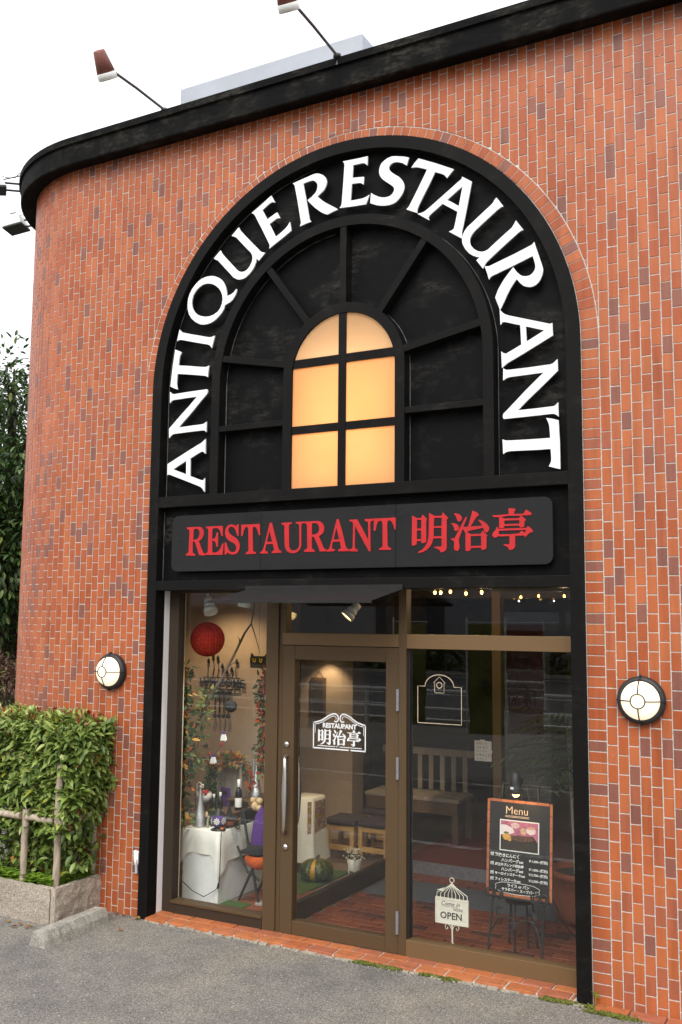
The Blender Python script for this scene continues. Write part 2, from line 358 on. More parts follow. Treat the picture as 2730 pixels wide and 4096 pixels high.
SIGN_LETTERS = [["R",[[726,6023,976,6023,1015,6007,1044,5970,1056,5929,1051,5885,1026,5840,961,5797,996,5725,1037,5638,1054,5611,1088,5597,1089,5571,974,5577,937,5672,901,5759,880,5795,847,5799,845,5639,861,5607,895,5597,895,5570,717,5579,722,5606,752,5614,770,5645,772,5776,777,5957,769,5982,749,5994,727,5996],[858,5977,852,5824,905,5825,937,5839,961,5870,973,5919,964,5960,944,5985,905,5996,869,5990]]],["E",[[1089,6020,1410,6022,1416,5861,1390,5864,1378,5905,1355,5957,1322,5985,1273,5993,1224,5988,1215,5964,1215,5828,1251,5825,1277,5846,1290,5877,1297,5921,1325,5920,1329,5702,1300,5700,1291,5747,1268,5786,1240,5797,1218,5795,1222,5629,1235,5613,1284,5610,1332,5626,1374,5670,1408,5749,1434,5748,1419,5573,1097,5579,1098,5605,1126,5614,1139,5633,1140,5962,1132,5981,1118,5991,1093,5998]]],["S",[[1704,6035,1709,5856,1682,5857,1673,5899,1648,5953,1615,5987,1572,6003,1535,5990,1516,5958,1521,5926,1543,5895,1592,5862,1656,5827,1700,5788,1727,5743,1734,5704,1727,5647,1704,5608,1668,5580,1610,5574,1556,5581,1510,5608,1487,5576,1458,5577,1453,5760,1481,5765,1497,5710,1525,5652,1561,5620,1609,5608,1646,5616,1666,5640,1672,5675,1659,5715,1627,5744,1562,5773,1508,5807,1469,5857,1456,5911,1464,5968,1492,6012,1529,6032,1572,6038,1620,6027,1663,6003,1677,6034]]],["T",[[1757,6026,1925,6024,2091,6026,2100,5854,2074,5855,2055,5916,2030,5967,1999,5988,1970,5978,1962,5955,1975,5632,1991,5605,2028,5602,2027,5574,1847,5572,1847,5602,1877,5610,1895,5629,1884,5958,1874,5979,1850,5989,1827,5977,1804,5938,1792,5895,1783,5854,1755,5852]]],["A",[[2268,6034,2307,6035,2344,5912,2390,5765,2429,5641,2449,5616,2482,5606,2481,5579,2311,5576,2313,5603,2339,5607,2355,5625,2329,5716,2215,5713,2194,5634,2205,5608,2244,5601,2244,5573,2107,5574,2108,5602,2135,5608,2161,5644,2192,5743,2232,5897],[2265,5910,2224,5749,2318,5750]]],["U",[[2477,6026,2655,6028,2655,6002,2622,5997,2606,5977,2614,5681,2628,5640,2652,5615,2699,5607,2746,5619,2776,5645,2791,5685,2784,5972,2774,5993,2750,6001,2725,6003,2726,6029,2873,6030,2867,6007,2833,6000,2819,5976,2825,5684,2810,5631,2777,5596,2736,5572,2679,5566,2626,5573,2578,5601,2548,5651,2536,5697,2527,5973,2516,5992,2481,6000]]],["R",[[2870,6029,3113,6028,3156,6012,3191,5973,3208,5926,3203,5879,3180,5838,3121,5804,3149,5746,3193,5647,3212,5619,3251,5608,3249,5581,3137,5581,3112,5649,3074,5730,3035,5800,3000,5798,3005,5634,3022,5612,3054,5604,3052,5576,2876,5583,2877,5611,2908,5620,2927,5640,2917,5974,2905,5996,2875,6004],[3000,5981,3000,5830,3056,5834,3094,5848,3120,5878,3126,5920,3114,5962,3087,5991,3038,6003,3008,5998]]],["A",[[3413,6041,3447,6040,3480,5939,3528,5785,3563,5651,3584,5611,3621,5599,3618,5573,3444,5576,3446,5605,3475,5609,3489,5634,3469,5717,3353,5714,3338,5638,3349,5613,3390,5605,3386,5582,3255,5573,3257,5601,3283,5607,3304,5639,3335,5745,3375,5901],[3411,5918,3367,5749,3458,5749]]],["N",[[3625,6025,3747,6026,3810,5926,3929,5721,3923,5969,3911,5989,3872,5999,3871,6025,4010,6024,4008,5998,3981,5994,3958,5972,3966,5563,3939,5564,3862,5688,3783,5821,3713,5934,3712,5637,3722,5607,3759,5593,3758,5565,3623,5572,3625,5599,3660,5606,3680,5638,3684,5961,3674,5989,3657,6000,3627,5999]]],["T",[[4015,6027,4188,6025,4356,6028,4356,5858,4336,5861,4322,5926,4292,5974,4262,5993,4235,5981,4225,5950,4232,5642,4247,5612,4285,5602,4283,5574,4099,5577,4102,5603,4137,5610,4155,5635,4152,5952,4141,5980,4114,5991,4083,5978,4059,5931,4042,5852,4013,5852]]],["kanji_mei",[[4608,6043,4684,6004,4746,6005,4768,6049,4831,5989,4831,5974,4821,5951,4821,5668,4774,5653,4750,5657,4745,5684,4680,5684,4676,5641,4631,5623,4610,5624,4604,5647],[4684,5980,4681,5857,4748,5858,4748,5981],[4681,5833,4679,5711,4746,5711,4746,5832]]],["",[[4864,6070,4940,6025,5049,6021,5067,6067,5144,5992,5141,5976,5124,5962,5124,5584,5111,5551,5083,5529,5047,5519,5027,5531,5021,5553,4971,5573,4933,5594,4943,5601,5032,5601,5049,5610,5049,5714,4928,5714,4911,5656,4883,5609,4835,5562,4774,5533,4709,5520,4697,5528,4705,5537,4762,5567,4810,5615,4843,5673,4857,5740],[4939,5997,4934,5883,5048,5881,5052,5995],[4932,5859,4933,5743,5048,5741,5048,5857]]],["",[[5232,6038,5250,6048,5295,6037,5327,6017,5345,5989,5347,5967,5334,5940,5306,5930,5286,5939,5270,5977,5254,6016]]],["",[[5188,5910,5201,5917,5241,5911,5278,5893,5298,5870,5304,5843,5291,5815,5265,5804,5239,5813,5229,5853,5215,5884]]],["",[[5413,5994,5419,5988,5413,5968,5368,5859,5434,5857,5500,6072,5559,6046,5583,6025,5585,6002,5557,5986,5470,5859,5633,5863,5621,5888,5580,5936,5586,5945,5610,5941,5665,5912,5708,5877,5731,5838,5733,5808,5715,5779,5687,5767,5664,5785,5647,5834,5470,5805,5438,5796,5420,5782,5470,5756,5612,5755,5638,5797,5709,5731,5695,5709,5692,5563,5674,5547,5638,5538,5623,5547,5618,5569,5470,5569,5466,5543,5440,5529,5408,5528,5396,5538,5397,5775,5386,5787,5358,5833,5299,5688,5303,5631,5311,5596,5306,5563,5288,5538,5264,5535,5238,5547,5227,5580,5234,5625,5233,5659,5212,5679,5179,5695,5196,5707,5240,5708,5310,5835,5391,5976],[5471,5727,5471,5594,5619,5595,5617,5729]]],["",[[5777,5997,5863,5995,6004,6003,6006,6082,6088,6073,6102,6058,6096,6044,6081,6033,6081,6002,6206,5999,6244,6052,6311,6007,6321,5991,6307,5978,6171,5976,6237,5927,6241,5911,6222,5898,6218,5838,6198,5821,6165,5819,6152,5827,6150,5844,5941,5847,5939,5827,5911,5818,5878,5820,5872,5840,5874,5969,5795,5972],[5896,5969,5945,5947,6127,5943,6149,5946,6165,5972,6099,5976,5994,5980],[5944,5919,5944,5870,6150,5871,6151,5917]]],["",[[5839,5841,5849,5833,5861,5812,6000,5813,6245,5812,6266,5837,6321,5788,6334,5764,6324,5753,6282,5741,6236,5696,6220,5693,6212,5712,6090,5711,6090,5582,6082,5555,6054,5533,6021,5526,6003,5536,5995,5560,5969,5576,5927,5597,5937,5606,6006,5602,6013,5612,6014,5711,5869,5711,5859,5722,5844,5705,5811,5696,5785,5709,5774,5737,5791,5768,5824,5802],[5869,5787,5863,5740,6024,5736,6141,5742,6177,5778,6227,5747,6237,5785]]]]

# ================================================================== the place
XC, R0 = -0.90, 1.32          # where the facade starts to curve, and its radius
WW, CX, CZ, RA = 3.50, 1.75, 4.12, 1.75   # arched frame: width, centre, spring height, radius
ZT = 6.245                    # wall top under the cornice

def seg_arc(cx, cz, r, a0, a1, n): return [(cx + r * math.cos(a0 + (a1 - a0) * i / n), cz + r * math.sin(a0 + (a1 - a0) * i / n)) for i in range(n + 1)]

# ------------------------------------------------------------------ ground
g = MB()
g.box(-120, 120, -140, 60, -.3, 0)
ground = struct('ground', g, M['asphalt'])
road = struct('road', MB().box(-120, 120, -33, -14.0, -.2, .004), M['road'])
for y0, w, dash in ((-15.2, .15, 0), (-18.6, .15, 6), (-22.4, .15, 0), (-26.2, .15, 6), (-31.6, .15, 0)):
    mb = MB()
    if dash:
        x = -60
        while x < 60:
            mb.box(x, x + 4, y0, y0 + w, .0, .008); x += 4 + dash
    else: mb.box(-90, 90, y0, y0 + w, .0, .008)
    tag(obj('lane_marking', mb, M['paint_line'], road), kind='stuff' if dash else None)
m, N, L, P = nodes('worn_line_paint')
wf = ramp(N, L, noise(N, L, 7, 6, .75), [(.42, grey(0)), (.54, grey(1))])
L.new(mixc(N, L, wf, (.15, .14, .13, 1), (.72, .71, .68, 1)), P.inputs['Base Color']); P.inputs['Roughness'].default_value = .8
M['worn_paint'] = m
for y0 in (-3.15, -6.9): obj('parking_line', MB().box(-9, 9, y0, y0 + .12, -.01, .004), M['worn_paint'], ground)

# ------------------------------------------------------------------ restaurant building
bld = thing('restaurant_building', 'two storey restaurant faced in orange tiles with rounded corner and black cornice', 'building', None, (CX, 0, 0))
bld.location = (0, 0, 0)
def wall_pt(s, z, off=0.0):
    """s = x along the flat front; runs on round the curved corner for s < XC"""
    if s >= XC: return Vector((s, -off, z))
    a = (XC - s) / R0
    if a <= math.pi / 2:
        return Vector((XC - (R0 + off) * math.sin(a), R0 - (R0 + off) * math.cos(a), z))
    return Vector((XC - R0 - off, R0 + (a - math.pi / 2) * R0, z))
mw = MB()
T = .12
def slab(a, b, c, d):          # front quad and its back
    mw.face([a, b, c, d]); mw.face([(q[0], q[1] + T, q[2]) for q in (d, c, b, a)])
slab((XC, 0, -.1), (0, 0, -.1), (0, 0, CZ), (XC, 0, CZ))
slab((WW, 0, -.1), (7.5, 0, -.1), (7.5, 0, CZ), (WW, 0, CZ))
slab((XC, 0, CZ), (0, 0, CZ), (0, 0, ZT + .1), (XC, 0, ZT + .1))
slab((WW, 0, CZ), (7.5, 0, CZ), (7.5, 0, ZT + .1), (WW, 0, ZT + .1))
arc = seg_arc(CX, CZ, RA, math.pi, 0, 48)
for (x0, z0), (x1, z1) in zip(arc, arc[1:]):
    slab((x0, 0, z0), (x1, 0, z1), (x1, 0, ZT + .1), (x0, 0, ZT + .1))
for i in range(40):
    s0, s1 = XC - i * .06, XC - (i + 1) * .06
    mw.face([wall_pt(s1, -.1), wall_pt(s0, -.1), wall_pt(s0, ZT + .1), wall_pt(s1, ZT + .1)], False)
mw.face([(XC - R0, 9, -.1), wall_pt(XC - 2.4, -.1), wall_pt(XC - 2.4, ZT + .1), (XC - R0, 9, ZT + .1)])
mw.face([(7.5, 0, -.1), (7.5, 9, -.1), (7.5, 9, ZT + .1), (7.5, 0, ZT + .1)])
mw.face([(7.5, 9, -.1), (XC - R0, 9, -.1), (XC - R0, 9, ZT + .1), (7.5, 9, ZT + .1)])
wall = obj('wall', mw, M['mortar'], bld)

# tiles: upright half-bond courses, cut round the arch
PW, PH, JT = .06506, .115, .0066
def ring_w(a):                 # width of the soldier course round the frame
    t = max(0, min(1, a / math.pi))
    return (.118 * (1 - t) + .088 * t) - .03 * math.sin(math.pi * t)
def clip(poly, n, d):
    out = []
    for i in range(len(poly)):
        a, b = poly[i], poly[(i + 1) % len(poly)]
        da, db = a[0] * n[0] + a[1] * n[1] - d, b[0] * n[0] + b[1] * n[1] - d
        if da >= 0: out.append(a)
        if (da >= 0) != (db >= 0):
            t = da / (da - db); out.append((a[0] + (b[0] - a[0]) * t, a[1] + (b[1] - a[1]) * t))
    return out
def area(p): return abs(sum(p[i][0] * p[(i + 1) % len(p)][1] - p[(i + 1) % len(p)][0] * p[i][1] for i in range(len(p)))) / 2
tiles = []                     # (polygon in (s, z), tone, is_full)
def tone_at(s, z):
    if rnd.random() < .075 + (.10 if z < .6 else 0): return .93 + .07 * rnd.random()
    b = .42 + .22 * math.sin(s * 1.7 + z * 2.3) + .16 * math.sin(z * 6.1 - s * 3.3)
    return max(.02, min(.88, b + rnd.uniform(-.42, .42)))
k0 = int((XC - 2.35 - 3.622) / PW)
for k in range(k0, int((5.6 - 3.622) / PW)):
    x0 = 3.622 + k * PW
    x1 = x0 + PW - JT
    zoff = (k % 2) * PH * .5 - .06
    for j in range(int(6.5 / PH) + 1):
        z0 = j * PH + zoff; z1 = z0 + PH - JT
        z0, z1 = max(z0, -.02), min(z1, ZT)
        if z1 - z0 < .012: continue
        jx, jz = rnd.uniform(-.0007, .0007), rnd.uniform(-.0008, .0008)
        p = [(x0 + jx, z0 + jz), (x1 + jx, z0 + jz), (x1 + jx, z1 + jz), (x0 + jx, z1 + jz)]
        full = z1 - z0 > PH - JT - 1e-6
        mx, mz = (x0 + x1) / 2, (z0 + z1) / 2
        A0 = area(p)
        if mz <= CZ:
            if mx > CX: p = clip(p, (1, 0), WW + ring_w(0) + .004)
            elif mx > -.5: p = clip(p, (-1, 0), ring_w(math.pi) + .004)
        else:
            dx, dz = mx - CX, mz - CZ
            d = math.hypot(dx, dz)
            if d < RA + .25:
                n = (dx / d, dz / d)
                p = clip(p, n, n[0] * CX + n[1] * CZ + RA + ring_w(math.atan2(dz, dx)) + .004)
        if len(p) < 3 or area(p) < A0 * .015: continue
        tiles.append((p, tone_at(mx, mz), full and area(p) > A0 * .999))
def soldier(p, z): tiles.append((p, tone_at(p[0][0], z), False))
nz = int(CZ / PW)
for j in range(nz):
    z0 = j * (CZ / nz); z1 = z0 + CZ / nz - JT
    w = ring_w(0); soldier([(WW + .005, z0), (WW + w - .003, z0), (WW + w - .003, z1), (WW + .005, z1)], z0)
    w = ring_w(math.pi); soldier([(-w + .003, z0), (-.005, z0), (-.005, z1), (-w + .003, z1)], z0)
na = int(math.pi * RA / PW)
for i in range(na):
    a0 = math.pi * i / na; a1 = math.pi * (i + 1) / na - JT * .8 / RA
    q = []
    for a, r in ((a0, RA + .005), (a0, RA + ring_w(a0) - .003), (a1, RA + ring_w(a1) - .003), (a1, RA + .005)):
        q.append((CX + r * math.cos(a), CZ + r * math.sin(a)))
    soldier(q, CZ + 1)
def tile_faces(mb, P, inner, place):
    """front face, chamfer, sides"""
    m = len(P)
    F = [place(s, z, .0034) for s, z in inner]; E = [place(s, z, .0025) for s, z in P]; B = [place(s, z, -.002) for s, z in P]
    mb.idx(F + E + B, [tuple(range(m))] + [(i, m + i, m + (i + 1) % m, (i + 1) % m) for i in range(m)] +
           [(m + i, 2 * m + i, 2 * m + (i + 1) % m, m + (i + 1) % m) for i in range(m)])
def inset(P, d):
    cx = sum(p[0] for p in P) / len(P); cz = sum(p[1] for p in P) / len(P)
    out = []
    for x, z in P:
        l = max(1e-6, math.hypot(x - cx, z - cz)); t = min(.4, d / l)
        out.append((x + (cx - x) * t, z + (cz - z) * t))
    return out
_inv = cam.matrix_world.inverted()
def seen(p):                   # size of the tile in the photograph's frame
    q = _inv @ p
    if q.z > -.1: return 0
    u, v = q.x / -q.z * 34.563 / 12, q.y / -q.z * 34.563 / 18
    return 0 if abs(u) > 1 or abs(v) > 1 else 1 / (q.z * q.z) * abs((CAM - p).normalized().y)
order = sorted((i for i, t in enumerate(tiles) if t[2] and t[0][0][0] > XC), key=lambda i: -seen(wall_pt(tiles[i][0][0][0], tiles[i][0][0][1])))
single = set(order[:300])
bank = {}
many = MB()
for i, (p, t, full) in enumerate(tiles):
    if i in single:
        b = round(t * 23)
        if b not in bank:
            w, h = (PW - JT) / 2, (PH - JT) / 2
            P = [(-w, -h), (w, -h), (w, h), (-w, h)]
            mb = MB(); mb.tone = max(.01, b / 23)
            tile_faces(mb, P, inset(P, .0028), lambda s, z, o: Vector((s, -o, z)))
            bank[b] = mb.mesh('brick'); bank[b].materials.append(M['tile'])
        o = link('brick', bank[b], None, wall)
        o.location = ((p[0][0] + p[2][0]) / 2, rnd.uniform(-.0006, .0006), (p[0][1] + p[2][1]) / 2)
        o.rotation_euler = (rnd.uniform(-.006, .006), 0, rnd.uniform(-.008, .008))
    else:
        many.tone = max(.01, t)
        e = rnd.uniform(-.0006, .0006)
        tx, tz, s0_, z0_ = rnd.uniform(-.02, .02), rnd.uniform(-.012, .012), p[0][0], p[0][1]
        tile_faces(many, p, inset(p, .0028), lambda s, z, o: wall_pt(s, z, o + e + ((s - s0_ - .03) * tx + (z - z0_ - .05) * tz if o > 0 else 0)))
tag(obj('brick', many, M['tile'], wall), kind='stuff')

# cornice swept along front, corner and side
prof = [(-.02, 6.250), (.145, 6.222), (.150, 6.232), (.150, 6.395), (.172, 6.400), (.172, 6.455), (.165, 6.462), (-.35, 6.462)]
path = [7.6, 5, 3, 1, XC] + [XC - i * .09 for i in range(1, 24)] + [XC - R0 * math.pi / 2 - 1.0 * i for i in range(1, 6)]
cm = MB()
for s0, s1 in zip(path, path[1:]):
    sm = s1 < XC
    for (o0, z0), (o1, z1) in zip(prof, prof[1:]):
        cm.face([wall_pt(s1, z0, o0), wall_pt(s1, z1, o1), wall_pt(s0, z1, o1), wall_pt(s0, z0, o0)][::-1], False)
obj('cornice', cm, M['cornice'], bld)
obj('roof', MB().box(XC, 7.4, .15, 8.9, 6.25, 6.40), M['roof_white'], bld)
obj('rooftop_room', MB().box(-.62, 1.37, 1.0, 2.9, 6.40, 7.42), M['roof_white'], bld, .01)

# ------------------------------------------------------------------ brick sill along the shopfront
sl = obj('sill', MB().box(.09, 3.41, -.046, .22, -.05, .0185), M['mortar'], bld)
def loose_brick(x0, x1, y0, y1, z0, z1, tone, parent, name='brick', mat='sill_brick', jig=.0015):
    mb = MB(); mb.tone = tone
    j = lambda: rnd.uniform(-jig, jig)
    mb.box(x0 + j(), x1 + j(), y0 + j(), y1 + j(), z0, z1 + j())
    return obj(name, mb, M[mat], parent, .003)
x = .095
i = 0
while x < 3.40:
    L_ = min(.205, 3.405 - x)
    loose_brick(x, x + L_ - .011, -.05 + rnd.uniform(-.006, .004), .052, -.03, .024, rnd.random(), sl)
    x += .205
x = .02
while x < 3.40:
    x0 = max(.095, x)
    loose_brick(x0, min(x + .19, 3.405), .063, .155, -.03, .026, rnd.random(), sl)
    x += .201
for x in (3.53, 3.74, 3.95, 4.16, 4.37, 4.58, 4.79, 5.0, 5.21):
    loose_brick(x, x + .197, -.115 + rnd.uniform(-.006, .006), -.016, -.03, .016, rnd.random(), sl)

# ------------------------------------------------------------------ arched timber frame with lettering
fr = thing('arched_sign_frame', 'tall black arched timber frame lettered ANTIQUE RESTAURANT in white around amber window', 'sign')
def band(mb, r0, r1, yf, yb, zlow, n=56, inner=True, outer=True):
    """arched band between radii r0 < r1, with straight legs down to zlow"""
    o = [(CX - r1, zlow)] + seg_arc(CX, CZ, r1, math.pi, 0, n) + [(CX + r1, zlow)]
    q = [(CX - r0, zlow)] + seg_arc(CX, CZ, r0, math.pi, 0, n) + [(CX + r0, zlow)]
    for (a, b), (c, d) in zip(zip(o, o[1:]), zip(q, q[1:])):
        mb.face([(a[0], yf, a[1]), (c[0], yf, c[1]), (d[0], yf, d[1]), (b[0], yf, b[1])])
        if outer: mb.face([(a[0], yf, a[1]), (b[0], yf, b[1]), (b[0], yb, b[1]), (a[0], yb, a[1])])
        if inner: mb.face([(c[0], yf, c[1]), (c[0], yb, c[1]), (d[0], yb, d[1]), (d[0], yf, d[1])])
    for s in (-1, 1):
        p = [(CX + s * r0, yf, zlow), (CX + s * r1, yf, zlow), (CX + s * r1, yb, zlow), (CX + s * r0, yb, zlow)]
        mb.face(p if s > 0 else p[::-1])
    return mb
obj('outer_frame', band(MB(), 1.66, 1.75, -.030, .085, .0), M['black'], fr)
# back board (with the opening for the lit window left free)
bb = MB()
for s in (-1, 1):
    o = [(CX + s * 1.67, 3.2)] + [(CX + s * 1.67 * math.cos(t * math.pi / 48), CZ + 1.67 * math.sin(t * math.pi / 48)) for t in range(25)]
    q = [(CX + s * .47, 3.2)] + [(CX + s * .47 * math.cos(t * math.pi / 48), CZ + .47 * math.sin(t * math.pi / 48)) for t in range(25)]
    for (a, b), (c, d) in zip(zip(o, o[1:]), zip(q, q[1:])):
        f = [(a[0], .07, a[1]), (b[0], .07, b[1]), (d[0], .07, d[1]), (c[0], .07, c[1])]
        bb.face(f if s > 0 else f[::-1])
obj('back_board', bb, M['black_panel'], fr)
obj('inner_ring', band(MB(), 1.088, 1.163, -.027, .075, 3.262), M['black'], fr)
for x0, x1, z0, z1, y in ((.09, 3.41, 3.175, 3.262, -.029), (.09, 3.41, 2.516, 2.592, -.029)):
    obj('beam', MB().box(x0, x1, y, .15, z0, z1), M['black'], fr, .004)
obj('sign_recess', MB().box(.085, 3.415, .055, .075, 2.59, 3.178), M['black_panel'], fr)
for a in (11, 53, 90, 127, 169):
    Mx = Matrix.Translation((CX, 0, CZ)) @ Matrix.Rotation(-R(a), 4, 'Y')
    obj('muntin', MB().box(.497, 1.092, -.022, .072, -.026, .026, Mx), M['black'], fr, .003)
for s in (-1, 1):
    a, b = sorted((CX + s * .497, CX + s * 1.092))
    obj('muntin', MB().box(a, b, -.022, .072, 3.746, 3.792), M['black'], fr, .003)
# lit window in the middle
lw = obj('lit_window', band(MB(), .428, .503, -.0255, .14, 3.262), M['black'], fr)
obj('bottom_rail', MB().box(1.30, 2.20, -.024, .10, 3.20, 3.252), M['black'], lw)
m, N, L, P = nodes('amber_diffuser')
N.remove(P)
tl = N.new('ShaderNodeBsdfTranslucent'); df = N.new('ShaderNodeBsdfDiffuse')
ac = ramp(N, L, noise(N, L, 2.5, 3, .5), [(.3, (.90, .575, .300, 1)), (.7, (.93, .615, .345, 1))])
L.new(ac, tl.inputs['Color']); L.new(ac, df.inputs['Color'])
mx = N.new('ShaderNodeMixShader'); mx.inputs[0].default_value = .30
L.new(tl.outputs[0], mx.inputs[1]); L.new(df.outputs[0], mx.inputs[2]); L.new(mx.outputs[0], N['Material Output'].inputs['Surface'])
M['amber'] = m
XV, ZB1, ZB2 = 1.748, 4.205, 3.700
for xa, xb in ((CX - .43, XV - .028), (XV + .028, CX + .43)):
    for za, zb in ((3.245, ZB2 - .028), (ZB2 + .028, ZB1 - .030)):
        obj('pane', MB().box(xa, xb, -.006, -.002, za, zb), M['amber'], lw)
    if xa < XV - .1: pts = [(xb, ZB1 + .03), (xb, CZ + .428)] + [(CX + .431 * math.cos(t), CZ + .431 * math.sin(t)) for t in [math.pi / 2 + (math.pi / 2 - .27) * i / 12 for i in range(1, 13)]]
    else: pts = [(xa, ZB1 + .03)] + [(CX + .431 * math.cos(t), CZ + .431 * math.sin(t)) for t in [.27 + (math.pi / 2 - .27) * i / 12 for i in range(0, 12)]] + [(xa, CZ + .428)]
    obj('pane', MB().wall([pts], -.006, -.002), M['amber'], lw)
obj('glazing_bar', MB().box(XV - .030, XV + .030, -.020, .0, 3.245, CZ + .44), M['black'], lw)
for zc, h in ((ZB1, .032), (ZB2, .030)):
    obj('glazing_bar', MB().box(CX - .44, CX + .44, -.017, .0, zc - h, zc + h), M['black'], lw)
M['box_white'] = plain('lamp_box_white', (.8, .8, .78), .8)
lb = MB()
lb.face([(1.28, .26, 3.2), (2.22, .26, 3.2), (2.22, .26, 4.6), (1.28, .26, 4.6)])
for x in (1.28, 2.22): lb.face([(x, .076, 3.2), (x, .26, 3.2), (x, .26, 4.6), (x, .076, 4.6)])
for z in (3.2, 4.6): lb.face([(1.28, .076, z), (2.22, .076, z), (2.22, .26, z), (1.28, .26, z)])
obj('lamp_box', lb, M['box_white'], lw)
M['lamp_panel'] = emit('lamp_panel', (1, .95, .88, 1), 2.15)
obj('lamp_panel', MB().box(1.36, 2.14, .225, .245, 3.24, 4.20), M['lamp_panel'], lw)
# beads of paint and filler in the inner corners
for r_, a0, a1, y, low in ((1.657, 100, 180, .066, True), (1.085, 96, 180, .066, True), (1.1665, 0, 84, .067, True), (.506, 0, 80, .067, True)):
    ar = [(CX + r_ * math.cos(R(a0 + (a1 - a0) * i / 30)), y, CZ + r_ * math.sin(R(a0 + (a1 - a0) * i / 30))) for i in range(31)]
    ar = ar + [(CX - r_, y, 3.27)] if a1 == 180 else [(CX + r_, y, 3.27)] + ar
    obj('bead', MB().tube(ar, [.0035 * rnd.uniform(.3, 1.3) for _ in ar], 5), M['bead'], fr)
for z in (3.2635,): obj('bead', MB().tube([(.1 + i * .11, .064, z) for i in range(31)], [.004 * rnd.uniform(.2, 1.3) for _ in range(31)], 5), M['bead'], fr)
obj('bead', MB().tube([(.092, .052, 2.6 + i * .05) for i in range(12)], [.004 * rnd.uniform(.4, 1.2) for _ in range(12)], 5), M['bead'], fr)

def glyph(cs, y0, y1, grow=1.0):
    out = [[(c[i] / 2000, c[i + 1] / 2000) for i in range(0, len(c), 2)] for c in cs]
    if grow != 1.0:
        mx_ = sum(p[0] for p in out[0]) / len(out[0]); mz_ = sum(p[1] for p in out[0]) / len(out[0])
        out = [[(mx_ + (x - mx_) * grow, mz_ + (z - mz_) * grow) for x, z in c] for c in out]
    return MB().wall(out, y0, y1)
for i, (k, cs) in enumerate(ARCH_LETTERS):
    lt = obj('letter', glyph(cs, 0.0, .012, 1.06 if i in (11, 14) else 1.0), M['letter_white'], fr)
    xs = [v / 2000 for v in cs[0][0::2]]; zs = [v / 2000 for v in cs[0][1::2]]
    for q in (0, len(xs) // 2):     # stand-off pins
        x_, z_ = xs[q] * .8 + sum(xs) / len(xs) * .2, zs[q] * .8 + sum(zs) / len(zs) * .2
        obj('pin', MB().tube([(x_, .011, z_), (x_, .072, z_)], .006, 6), M['black'], lt)

# ------------------------------------------------------------------ name board above the door
sg = thing('sign_board', 'long black board with rounded ends reading RESTAURANT 明治亭 in red', 'sign')
def rrect(x0, x1, z0, z1, r, left, right, n=6):
    p = []
    for cx, cz, a0, on in ((x1 - r, z0 + r, -90, right), (x1 - r, z1 - r, 0, right), (x0 + r, z1 - r, 90, left), (x0 + r, z0 + r, 180, left)):
        if on: p += [(cx + r * math.cos(R(a0 + 90 * i / n)), cz + r * math.sin(R(a0 + 90 * i / n))) for i in range(n + 1)]
        else: p.append((x1 if cx > x0 + r or a0 in (-90, 0) else x0, z0 if a0 in (-90, 180) else z1))
    return p
for xa, xb, l, r_ in ((.214, 1.052, True, False), (1.055, 2.176, False, False), (2.180, 3.296, False, True)):
    obj('panel', MB().wall([rrect(xa, xb, 2.666, 3.106, .055, l, r_)], 0.0, .03), M['sign_black'], sg, .0015)
for x in (.5, 1.3, 2.0, 2.9): obj('batten', MB().box(x, x + .05, .029, .056, 2.70, 3.07), M['black'], sg)
for k, cs in SIGN_LETTERS[:10]: obj('letter', glyph(cs, -.0045, .001), M['letter_red'], sg)
for ids in ((10, 11), (12, 13, 14), (15, 16)):
    mb = MB()
    for i in ids:
        e = glyph(SIGN_LETTERS[i][1], -.0045, .001)
        b = len(mb.v); mb.v += e.v; mb.f += [tuple(b + q for q in f) for f in e.f]; mb.s += e.s; mb.t += e.t
    obj('character', mb, M['letter_red'], sg)

# ------------------------------------------------------------------ sheet canopy over the door
aw = thing('canopy', 'thin dark sheet metal canopy sloping out above the entrance door', 'canopy')
cv = MB()
x0, x1 = .945, 2.245
T0, T1 = (-.031, 2.512), (-.505, 2.424)
for d in (0, -.006):
    cv.face([(x0, T0[0], T0[1] + d), (x1, T0[0], T0[1] + d), (x1, T1[0], T1[1] + d), (x0, T1[0], T1[1] + d)] if d == 0 else
            [(x0, T1[0], T1[1] + d), (x1, T1[0], T1[1] + d), (x1, T0[0], T0[1] + d), (x0, T0[0], T0[1] + d)])
cv.box(x0, x1, T1[0] - .004, T1[0], T1[1] - .016, T1[1] + .001)
obj('sheet', cv, M['awning'], aw)
for x in (1.1, 1.6, 2.1): obj('bracket', MB().box(x, x + .02, -.45, -.03, -.012, 0, Matrix.Translation((0, 0, 2.507)) @ Matrix.Rotation(R(10.5), 4, 'X')), M['iron'], aw)
obj('flashing', MB().box(x0, x1, -.036, -.0295, 2.505, 2.545), M['awning'], aw)

# ------------------------------------------------------------------ shopfront glazing (parts of the building)
jb = obj('jamb', MB().box(.02, .0895, .0855, .235, .008, 2.56), M['plaster'], bld)
YF, YB, YG = .15, .235, .19
def member(par, x0, x1, z0, z1, yf=YF, yb=YB, mat='bronze', name='frame', bv=.003): return obj(name, MB().box(x0, x1, yf, yb, z0, z1), M[mat], par, bv)
def pane(par, x0, x1, z0, z1, y=YG): return obj('pane', MB().box(x0, x1, y, y + .006, z0, z1), M['glass'], par)
dw = member(bld, .0925, .185, .012, 2.56, mat='bronze_dark', name='display_window')
member(dw, .185, 1.022, .012, .10, yf=.145, mat='bronze_dark', name='bottom_rail')
member(dw, .185, 1.022, .10, .122, yf=.135, yb=.24, mat='bronze_mid', name='sill')
member(dw, 1.022, 1.130, .012, 2.56, mat='bronze_mid')
member(dw, .185, 1.022, 2.50, 2.56, mat='bronze_dark')
pane(dw, .18, 1.03, .115, 2.51)
tw = member(bld, 1.167, 2.131, 2.108, 2.198, name='transom_window')
